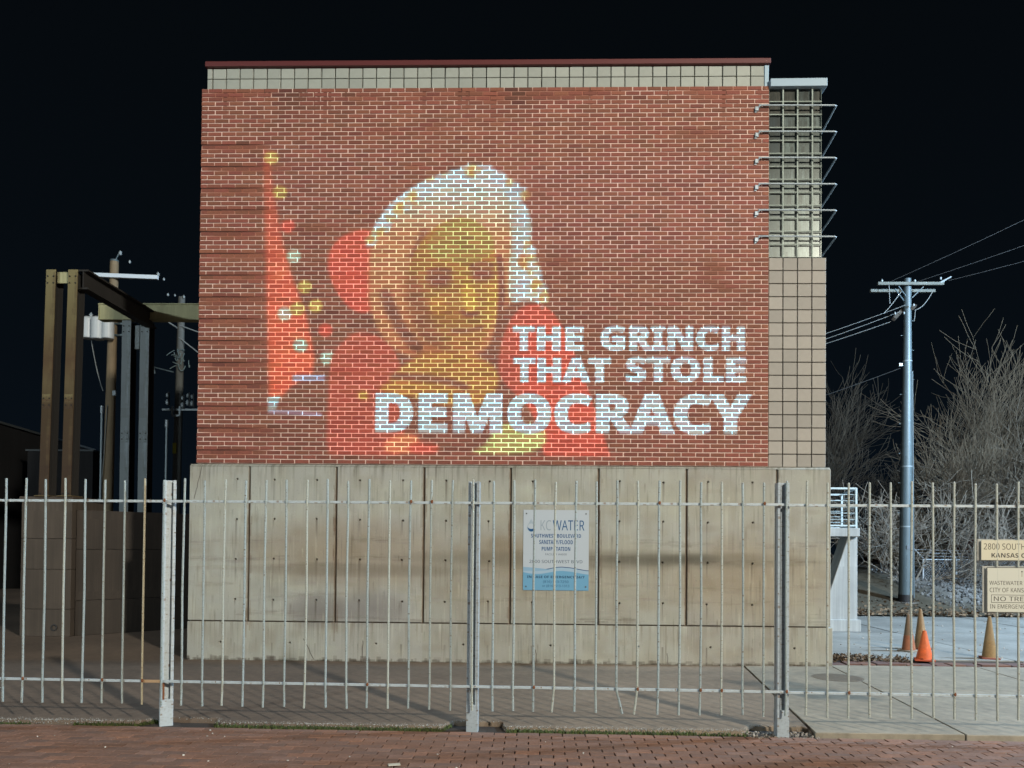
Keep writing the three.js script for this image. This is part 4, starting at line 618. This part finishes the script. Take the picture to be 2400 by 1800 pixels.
// ------------------------------------------------------------------ moss, litter, stones
function scatter(name, label, category, g, m, list) { const o = new THREE.InstancedMesh(g, m, list.length); list.forEach(([M, c], i) => { o.setMatrixAt(i, M); o.setColorAt(i, c); }); o.name = numbered(name); o.castShadow = o.receiveShadow = true; scene.add(o); return tag(o, label, category, null, 'stuff'); }
const Q = (a, b, c) => new THREE.Quaternion().setFromEuler(new THREE.Euler(a, b, c));
{
  const blade = new THREE.ConeGeometry(0.5, 1, 3).translate(0, 0.3, 0), list = [];
  const at = (x0, x1, n, d) => { for (let i = 0; i < n; i++) { const x = rr(x0, x1), f = 0.5 + edgeN(x * 1.3 + 9); if (R() > f * 1.4) continue; const z = slabFront(x) + 0.035 + d * Math.abs(R() + R() - 1), s = rr(0.010, 0.032); const k = rr(0.5, 1.5); list.push([new THREE.Matrix4().compose(V(x, -0.042 + 0.012 * R(), z), Q(rr(-0.7, 0.7), rr(0, 6), rr(-0.7, 0.7)), V(s, s * rr(0.8, 1.8), s)), lin(0.036 * k, 0.046 * k, 0.008 * k)]); } };
  at(-6, -4.6, 500, 0.07); at(-4.2, -3.45, 700, 0.05); at(-2.9, -0.72, 2600, 0.06); at(-0.2, 1.5, 1900, 0.06); at(1.5, 2.0, 120, 0.03);
  scatter('moss', 'dark green moss growing along the broken slab edge', 'moss', blade, std({ roughness: 1 }), list);
  const peb = new THREE.IcosahedronGeometry(1, 0), L2 = [];
  for (let i = 0; i < 4500; i++) { const x = rr(-6, 2.55), z = slabFront(x) + rr(-0.09, 0.02), s = rr(0.002, 0.006), k = rr(0.08, 0.36); if (notch(x) > 0.5 && R() < 0.8) continue; L2.push([new THREE.Matrix4().compose(V(x, -0.004 - Math.max(0, z - slabFront(x)) * 1.4, z), Q(rr(0, 3), rr(0, 3), 0), V(s * 1.3, s * 0.8, s)), lin(k, k * 0.95, k * 0.85)]); }
  for (let i = 0; i < 46; i++) { const s = rr(0.004, 0.008), k = rr(0.25, 0.6), z = rr(4.0, 5.6); L2.push([new THREE.Matrix4().compose(V(rr(-5, 5), -0.026, z), Q(rr(0, 3), rr(0, 3), 0), V(s * 1.4, s * 0.7, s)), lin(k, k * 0.95, k * 0.85)]); }
  for (let i = 0; i < 260; i++) { const x = rr(1.98, 2.62), z = rr(3.76, 4.02), s = rr(0.004, 0.013), k = rr(0.03, 0.3); L2.push([new THREE.Matrix4().compose(V(x, -0.035, z), Q(rr(0, 3), rr(0, 3), 0), V(s * 1.4, s, s)), lin(k, k * 0.85, k * 0.7)]); }
  for (let i = 0; i < 120; i++) { const s = rr(0.006, 0.02), k = rr(0.15, 0.5); L2.push([new THREE.Matrix4().compose(V(rr(4.6, 12), 0.006, rr(-7, -0.9)), Q(rr(0, 3), rr(0, 3), 0), V(s * 1.4, s * 0.7, s)), lin(k, k * 0.9, k * 0.8)]); }
  scatter('pebbles', 'small pale pebbles and grit along slab edge and sidewalk', 'pebbles', peb, std({ roughness: 0.9 }), L2);
  const leaf = new THREE.PlaneGeometry(1, 0.6, 2, 1); { const p = leaf.attributes.position; for (let i = 0; i < p.count; i++) p.setZ(i, 0.25 * Math.abs(p.getX(i))); leaf.computeVertexNormals(); }
  const L3 = [];
  for (let i = 0; i < 2600; i++) { const near = i < 900; const x = near ? 4.35 + 1.6 * R() * R() + 0.2 * R() : rr(5.0, 15), z = near ? rr(-0.95, -0.45) : -8.1 - 5.5 * R() * R(); const s = near ? rr(0.02, 0.06) : rr(0.04, 0.13), k = rr(0.35, 1.5); L3.push([new THREE.Matrix4().compose(V(x, near ? 0.01 + 0.05 * R() : 0.05 + 0.5 * sstep(-9, -15, z), z), Q(-1.57 + rr(-0.8, 0.8), rr(-0.8, 0.8), rr(0, 6)), V(s, s, s)), lin(0.13 * k, 0.085 * k, 0.05 * k)]); }
  scatter('leaf_litter', 'dry brown leaf litter along gutter and bank', 'leaves', leaf, std({ side: THREE.DoubleSide, roughness: 0.9 }), L3);
  const stone = new THREE.IcosahedronGeometry(1, 0), L4 = [];
  for (let i = 0; i < 7000; i++) { const x = 11.5 + 9 * R(), z = -9.2 - 7 * R(), s = rr(0.01, 0.05), k = rr(0.04, 0.20); if (x < 12.6 && R() < 0.6) continue; L4.push([new THREE.Matrix4().compose(V(x, 0.06 + 1.0 * sstep(-9, -17, z), z), Q(rr(0, 3), rr(0, 3), rr(0, 3)), V(s * 1.3, s * 0.8, s)), lin(k, k, k)]); }
  scatter('gravel', 'rough pale gravel on the bank below the chain link fence', 'gravel', stone, std({ roughness: 0.95 }), L4);
}
{ const t = thing('manhole', 'round dark iron cover set in the pavement by the right corner', 'manhole cover', [3.95, 0.002, 0.95]); const im = std({ color: lin(0.15, 0.115, 0.08), roughness: 0.7, map: grainTex }); mesh('rim', new THREE.TorusGeometry(0.31, 0.012, 6, 32).rotateX(Math.PI / 2).scale(1, 0.6, 1), im, t); mesh('cover', new THREE.CylinderGeometry(0.30, 0.30, 0.012, 28).translate(0, 0.002, 0), im, t); }
tag(mesh('paper_scrap', new THREE.BoxGeometry(0.09, 0.006, 0.05).rotateY(0.3).translate(-1.02, -0.02, 5.03), std({ color: lin(0.45, 0.43, 0.36) })), 'flat pale scrap lying on the sidewalk bricks', 'litter');

// ------------------------------------------------------------------ street lamps (out of frame)
LAMPS.forEach((L, i) => {
  const t = thing('street_lamp', ['tall warm street lamp across the road to the right', 'cool white street lamp across the road to the left', 'bluish white yard lamp beside the driveway'][i], 'street lamp', [L.x, -0.19, L.z], L.turn);
  const y = L.h + 0.19 + 0.3; mesh('pole', rod(V(0, 0, 0.9), V(0, y + 0.2, 0.9), 0.11, 0.06, 10), steelM, t); mesh('arm', rod(V(0, y + 0.15, 0.9), V(0, y + 0.1, 0.1), 0.04, 0.04, 8), steelM, t);
  mesh('lamp_head', rbox(0.34, 0.14, 0.6, 0.03, 0, y + 0.07, -0.05), std({ color: lin(0.2, 0.2, 0.2) }), t);
  mesh('lamp_lens', rbox(0.26, 0.03, 0.42, 0.01, 0, y - 0.012, -0.05), new THREE.MeshStandardMaterial({ color: 0x111111, emissive: lin(...L.c), emissiveIntensity: 6 }), t);
  const p = new THREE.PointLight(lin(...L.c), L.i); p.name = 'street_lamp_bulb'; p.position.set(L.x, L.h, L.z); p.castShadow = true; p.shadow.radius = 26; p.shadow.mapSize.set(1024, 1024); scene.add(p);
});

// ------------------------------------------------------------------ slide projector behind the photographer: its slide throws the picture on the bricks
{
  const P = PROJECTOR, W = { x0: -4.12, x1: 3.36, y0: 2.86, y1: 7.62 }, PPM = 250;
  const slide = canvasTex(Math.round((W.x1 - W.x0) * PPM), Math.round((W.y1 - W.y0) * PPM), (c, w, h) => {
    const r = rng(12), sx = PPM * 7.001 / 1145, sy = PPM * 4.453 / 722;
    c.fillStyle = '#000'; c.fillRect(0, 0, w, h);
    c.setTransform(sx, 0, 0, sy, (-3.9 - W.x0) * PPM - 615 * sx, (W.y1 - 7.411) * PPM - 340 * sy); // drawn in the units of the wall picture, 163 to the metre
    const blur = (b) => { c.filter = b ? `blur(${b}px)` : 'none'; };
    const shape = (pts, fill) => { c.fillStyle = fill; c.beginPath(); const n = pts.length; for (let i = 0; i < n; i++) { const a = pts[i], b = pts[(i + 1) % n], m = [(a[0] + b[0]) / 2, (a[1] + b[1]) / 2]; if (!i) { const z = pts[n - 1]; c.moveTo((z[0] + a[0]) / 2, (z[1] + a[1]) / 2); } c.quadraticCurveTo(a[0], a[1], m[0], m[1]); } c.closePath(); c.fill(); };
    const poly = (pts, fill) => { c.fillStyle = fill; c.beginPath(); pts.forEach((p, i) => i ? c.lineTo(...p) : c.moveTo(...p)); c.closePath(); c.fill(); };
    const disc = (x, y, rx, ry, fill) => { c.fillStyle = fill; c.beginPath(); c.ellipse(x, y, rx, ry, 0, 0, 7); c.fill(); };
    c.beginPath(); c.rect(612, 332, 1200, 732); c.clip();
    const RED = 'rgb(128,18,0)', WHITE = 'rgb(108,208,250)', GOLD = 'rgb(88,104,0)';
    blur(30); disc(1500, 480, 420, 130, 'rgb(34,34,46)'); disc(700, 400, 260, 110, 'rgb(26,28,36)'); disc(1560, 1000, 120, 60, 'rgb(24,22,26)');
    // the dim festive tree at left
    blur(7);
    { const g = c.createLinearGradient(0, 380, 0, 940); g.addColorStop(0, 'rgb(104,40,16)'); g.addColorStop(0.5, 'rgb(138,56,26)'); g.addColorStop(1, 'rgb(156,72,36)'); poly([[612, 340], [628, 350], [640, 440], [664, 560], [690, 650], [724, 740], [744, 830], [740, 875], [690, 905], [660, 935], [634, 945], [622, 640]], g); }
    c.fillStyle = 'rgba(150,130,60,0.25)'; for (let i = 0; i < 14; i++) { c.beginPath(); c.ellipse(630 + 90 * r(), 620 + 260 * r(), 10, 8, 0, 0, 7); c.fill(); }
    blur(3.5);
    for (const [x, y, k] of [[633, 365, 0], [655, 447, 0], [675, 527, 1], [690, 598, 2], [717, 670, 0], [743, 715, 0], [670, 733, 3], [700, 722, 0], [767, 772, 1], [708, 808, 2], [772, 837, 2]]) { disc(x, y, 18, 17, ['rgb(118,150,62)', RED, 'rgb(92,176,178)', 'rgb(120,190,196)'][k]); disc(x, y, 9, 8, ['rgb(134,176,100)', 'rgb(140,30,8)', 'rgb(110,196,200)', 'rgb(130,200,210)'][k]); }
    poly([[690, 878], [768, 876], [768, 891], [690, 892]], 'rgb(84,158,218)'); poly([[632, 930], [664, 926], [650, 966], [632, 968]], 'rgb(84,190,226)'); poly([[636, 958], [762, 965], [762, 974], [636, 968]], 'rgb(100,160,214)');
    // a person in a red and white winter suit
    shape([[768, 640], [772, 580], [812, 540], [880, 530], [905, 600], [900, 700], [862, 740], [810, 715]], RED);
    shape([[782, 820], [850, 760], [950, 820], [965, 1000], [930, 1120], [770, 1120], [774, 900]], 'rgb(100,16,2)');
    { const g = c.createLinearGradient(1180, 0, 1450, 0); g.addColorStop(0, 'rgb(100,14,2)'); g.addColorStop(0.3, RED); g.addColorStop(1, RED); shape([[1170, 860], [1190, 760], [1235, 706], [1300, 715], [1345, 800], [1392, 920], [1440, 1060], [1452, 1110], [1290, 1110], [1262, 960], [1190, 900]], g); }
    blur(7);
    { const g = c.createLinearGradient(0, 395, 0, 800); g.addColorStop(0, WHITE); g.addColorStop(0.16, 'rgb(112,190,200)'); g.addColorStop(0.36, 'rgb(112,126,92)'); g.addColorStop(1, 'rgb(112,104,64)'); shape([[866, 620], [875, 520], [960, 440], [1060, 395], [1150, 388], [1215, 430], [1240, 520], [1252, 590], [1270, 640], [1262, 700], [1200, 700], [1172, 760], [1150, 830], [1050, 850], [930, 830], [868, 740]], g); }
    blur(4); c.strokeStyle = WHITE; c.lineWidth = 18; c.lineCap = 'round'; c.beginPath(); c.moveTo(878, 560); c.bezierCurveTo(900, 470, 1010, 405, 1120, 400); c.bezierCurveTo(1220, 410, 1222, 520, 1236, 580); c.stroke(); { const g = c.createLinearGradient(1170, 0, 1300, 0); g.addColorStop(0, 'rgb(96,140,110)'); g.addColorStop(0.5, WHITE); g.addColorStop(1, 'rgb(110,140,60)'); shape([[1192, 470], [1236, 465], [1256, 530], [1246, 575], [1216, 605], [1220, 622], [1258, 640], [1282, 664], [1300, 716], [1240, 698], [1200, 716], [1196, 640], [1206, 560]], g); } c.globalCompositeOperation = 'source-over'; { const g = c.createLinearGradient(1180, 0, 1450, 0); g.addColorStop(0, 'rgb(100,14,2)'); g.addColorStop(0.3, RED); g.addColorStop(1, RED); shape([[1190, 800], [1205, 745], [1245, 708], [1300, 725], [1345, 800], [1300, 860]], g); }
    blur(9); c.strokeStyle = 'rgb(6,3,2)'; c.lineWidth = 24; c.beginPath(); c.moveTo(908, 690); c.bezierCurveTo(925, 730, 940, 770, 985, 812); c.stroke(); c.lineWidth = 10; c.beginPath(); c.moveTo(998, 540); c.lineTo(972, 600); c.stroke();
    blur(3); for (let i = 0; i < 170; i++) { const t = i / 170, x = t < 0.75 ? 872 + 370 * t / 0.75 : 1240 + 46 * (t - 0.75) * 4, y = t < 0.75 ? 575 - 182 * Math.sin(Math.PI * Math.pow(t / 0.75, 0.8) * 0.62) + (t > 0.55 ? 260 * (t - 0.55) : 0) : 560 + 150 * (t - 0.75) * 4; c.fillStyle = r() < 0.2 ? 'rgba(120,150,70,0.6)' : 'rgba(108,208,250,0.6)'; c.beginPath(); c.arc(x + 22 * (r() - 0.6), y + 20 * (r() - 0.4), 5 + 9 * r(), 0, 7); c.fill(); }
    // the face: soft golden light, plain features, turned a little to the right
    { const g = c.createLinearGradient(960, 800, 1180, 560); g.addColorStop(0, 'rgb(70,74,0)'); g.addColorStop(0.5, GOLD); g.addColorStop(1, 'rgb(104,128,8)'); shape([[955, 650], [985, 560], [1070, 500], [1150, 530], [1176, 640], [1168, 740], [1130, 815], [1060, 832], [985, 785]], g); }
    shape([[1000, 560], [1080, 495], [1160, 540], [1166, 600], [1090, 615], [1015, 605]], 'rgb(92,136,60)');
    blur(14); shape([[950, 640], [985, 640], [1010, 740], [1050, 810], [1010, 815], [960, 740]], 'rgb(52,48,0)'); shape([[1060, 780], [1130, 770], [1150, 800], [1100, 826], [1060, 820]], 'rgb(96,96,0)'); shape([[1150, 660], [1172, 650], [1172, 750], [1150, 780]], 'rgb(120,140,20)');
    blur(9); shape([[1000, 640], [1060, 632], [1068, 668], [1010, 672]], 'rgb(26,22,0)'); shape([[1108, 628], [1160, 620], [1164, 652], [1116, 658]], 'rgb(26,22,0)');
    blur(6); shape([[1088, 650], [1108, 648], [1130, 716], [1110, 732], [1092, 722]], 'rgb(118,146,26)'); shape([[1010, 695], [1050, 690], [1056, 735], [1020, 740]], 'rgb(106,116,6)');
    blur(4); for (const [x, y] of [[1036, 654], [1136, 640]]) { disc(x, y, 17, 7, 'rgb(4,2,0)'); c.strokeStyle = 'rgb(14,9,0)'; c.lineWidth = 8; c.beginPath(); c.moveTo(x - 26, y - 18); c.quadraticCurveTo(x, y - 30, x + 24, y - 20); c.stroke(); }
    c.strokeStyle = 'rgb(14,8,0)'; c.lineWidth = 7; c.beginPath(); c.moveTo(1066, 772); c.quadraticCurveTo(1100, 776, 1136, 766); c.stroke();
    blur(5); c.strokeStyle = 'rgb(8,5,0)'; c.lineWidth = 8; c.beginPath(); c.moveTo(1090, 728); c.quadraticCurveTo(1104, 742, 1124, 732); c.stroke(); c.lineWidth = 12; c.beginPath(); c.moveTo(1176, 600); c.quadraticCurveTo(1190, 690, 1172, 790); c.stroke();
    blur(7); // beard, collar, gloves
    shape([[960, 840], [1040, 820], [1160, 835], [1190, 900], [1120, 960], [1000, 940], [900, 905]], 'rgb(104,112,0)'); shape([[880, 905], [960, 880], [1010, 915], [930, 930]], 'rgb(116,116,0)'); c.strokeStyle = 'rgb(16,8,4)'; c.lineWidth = 13; c.beginPath(); c.moveTo(930, 880); c.quadraticCurveTo(1040, 880, 1100, 905); c.stroke();
    disc(858, 925, 13, 13, 'rgb(120,140,10)'); shape([[1170, 985], [1290, 985], [1290, 1062], [1090, 1062], [1150, 1040]], 'rgb(112,176,110)'); shape([[910, 1025], [990, 1005], [1000, 1062], [905, 1062]], 'rgb(150,120,80)'); shape([[960, 1035], [1040, 1030], [1040, 1064], [975, 1064]], RED);
    // lettering
    blur(1);
    const word = (s, x0, x1, yb, hgt) => { c.save(); c.font = 'bold 100px sans-serif'; c.textBaseline = 'alphabetic'; c.textAlign = 'left'; const mw = c.measureText(s).width + 4, cap = 71.4; c.translate(x0, yb); c.scale((x1 - x0) / mw, hgt / cap); c.fillStyle = c.strokeStyle = WHITE; c.lineWidth = 6.5; c.lineJoin = 'miter'; c.fillText(s, 2, -1); c.strokeText(s, 2, -1); c.restore(); };
    word('THE', 1208, 1380, 817, 52); word('GRINCH', 1410, 1757, 816, 52); word('THAT', 1210, 1440, 892, 53); word('STOLE', 1470, 1757, 889, 53); word('DEMOCRACY', 876, 1762, 1008, 84);
  });
  const k = 0.4 / P.z, sx0 = P.x + (W.x0 - P.x) * k, sx1 = P.x + (W.x1 - P.x) * k, sy0 = P.y + (W.y0 - P.y) * k, sy1 = P.y + (W.y1 - P.y) * k, zs = P.z - 0.4;
  const t = thing('slide_projector', 'black slide projector on a tripod across the street', 'projector', [P.x, 0, P.z]);
  const L = (g) => g.translate(-P.x, 0, -P.z), hm = std({ color: lin(0.02, 0.02, 0.02), roughness: 0.9 });
  const X0 = P.x - 0.16, X1 = P.x + 0.16, Y0 = P.y - 0.12, Y1 = P.y + 0.2;
  mesh('housing', L(merge([span(X0, X1, Y0 - 0.01, Y0, zs - 0.02, P.z + 0.25), span(X0, X1, Y1, Y1 + 0.01, zs - 0.02, P.z + 0.25), span(X0 - 0.01, X0, Y0, Y1, zs - 0.02, P.z + 0.25), span(X1, X1 + 0.01, Y0, Y1, zs - 0.02, P.z + 0.25), span(X0, X1, Y0, Y1, P.z + 0.24, P.z + 0.25)])), hm, t);
  mesh('slide_mount', L(merge([span(X0, sx0, Y0, Y1, zs - 0.004, zs), span(sx1, X1, Y0, Y1, zs - 0.004, zs), span(sx0, sx1, Y0, sy0, zs - 0.004, zs), span(sx0, sx1, sy1, Y1, zs - 0.004, zs)])), hm, t);
  mesh('slide', L(new THREE.PlaneGeometry(sx1 - sx0, sy1 - sy0).translate((sx0 + sx1) / 2, (sy0 + sy1) / 2, zs - 0.002)), new THREE.MeshPhysicalMaterial({ map: slide, transmission: 1, thickness: 0, roughness: 0, specularIntensity: 0, side: THREE.DoubleSide }), t);
  mesh('bulb', new THREE.SphereGeometry(0.012, 10, 8).translate(0, P.y, 0), new THREE.MeshStandardMaterial({ color: 0x111111, emissive: lin(1, 1, 1), emissiveIntensity: 8 }), t);
  for (let i = 0; i < 3; i++) { const a = i * 2.094; mesh('leg', rod(V(0.03 * Math.cos(a), P.y - 0.14, 0.03 * Math.sin(a)), V(0.45 * Math.cos(a), -0.16, 0.45 * Math.sin(a)), 0.015, 0.012, 8), steelM, t); }
  const s = new THREE.SpotLight(lin(1, 1, 1), P.i, 0, 0.30, 0); s.name = 'slide_projector_bulb'; s.position.set(P.x, P.y, P.z); s.target.position.set((W.x0 + W.x1) / 2, (W.y0 + W.y1) / 2, 0); s.castShadow = true; s.shadow.radius = 0.015; scene.add(s, s.target);
}

scene.traverse((o) => { if (o.isGroup && !o.name) o.name = 'group'; });
renderer.render(scene, camera);
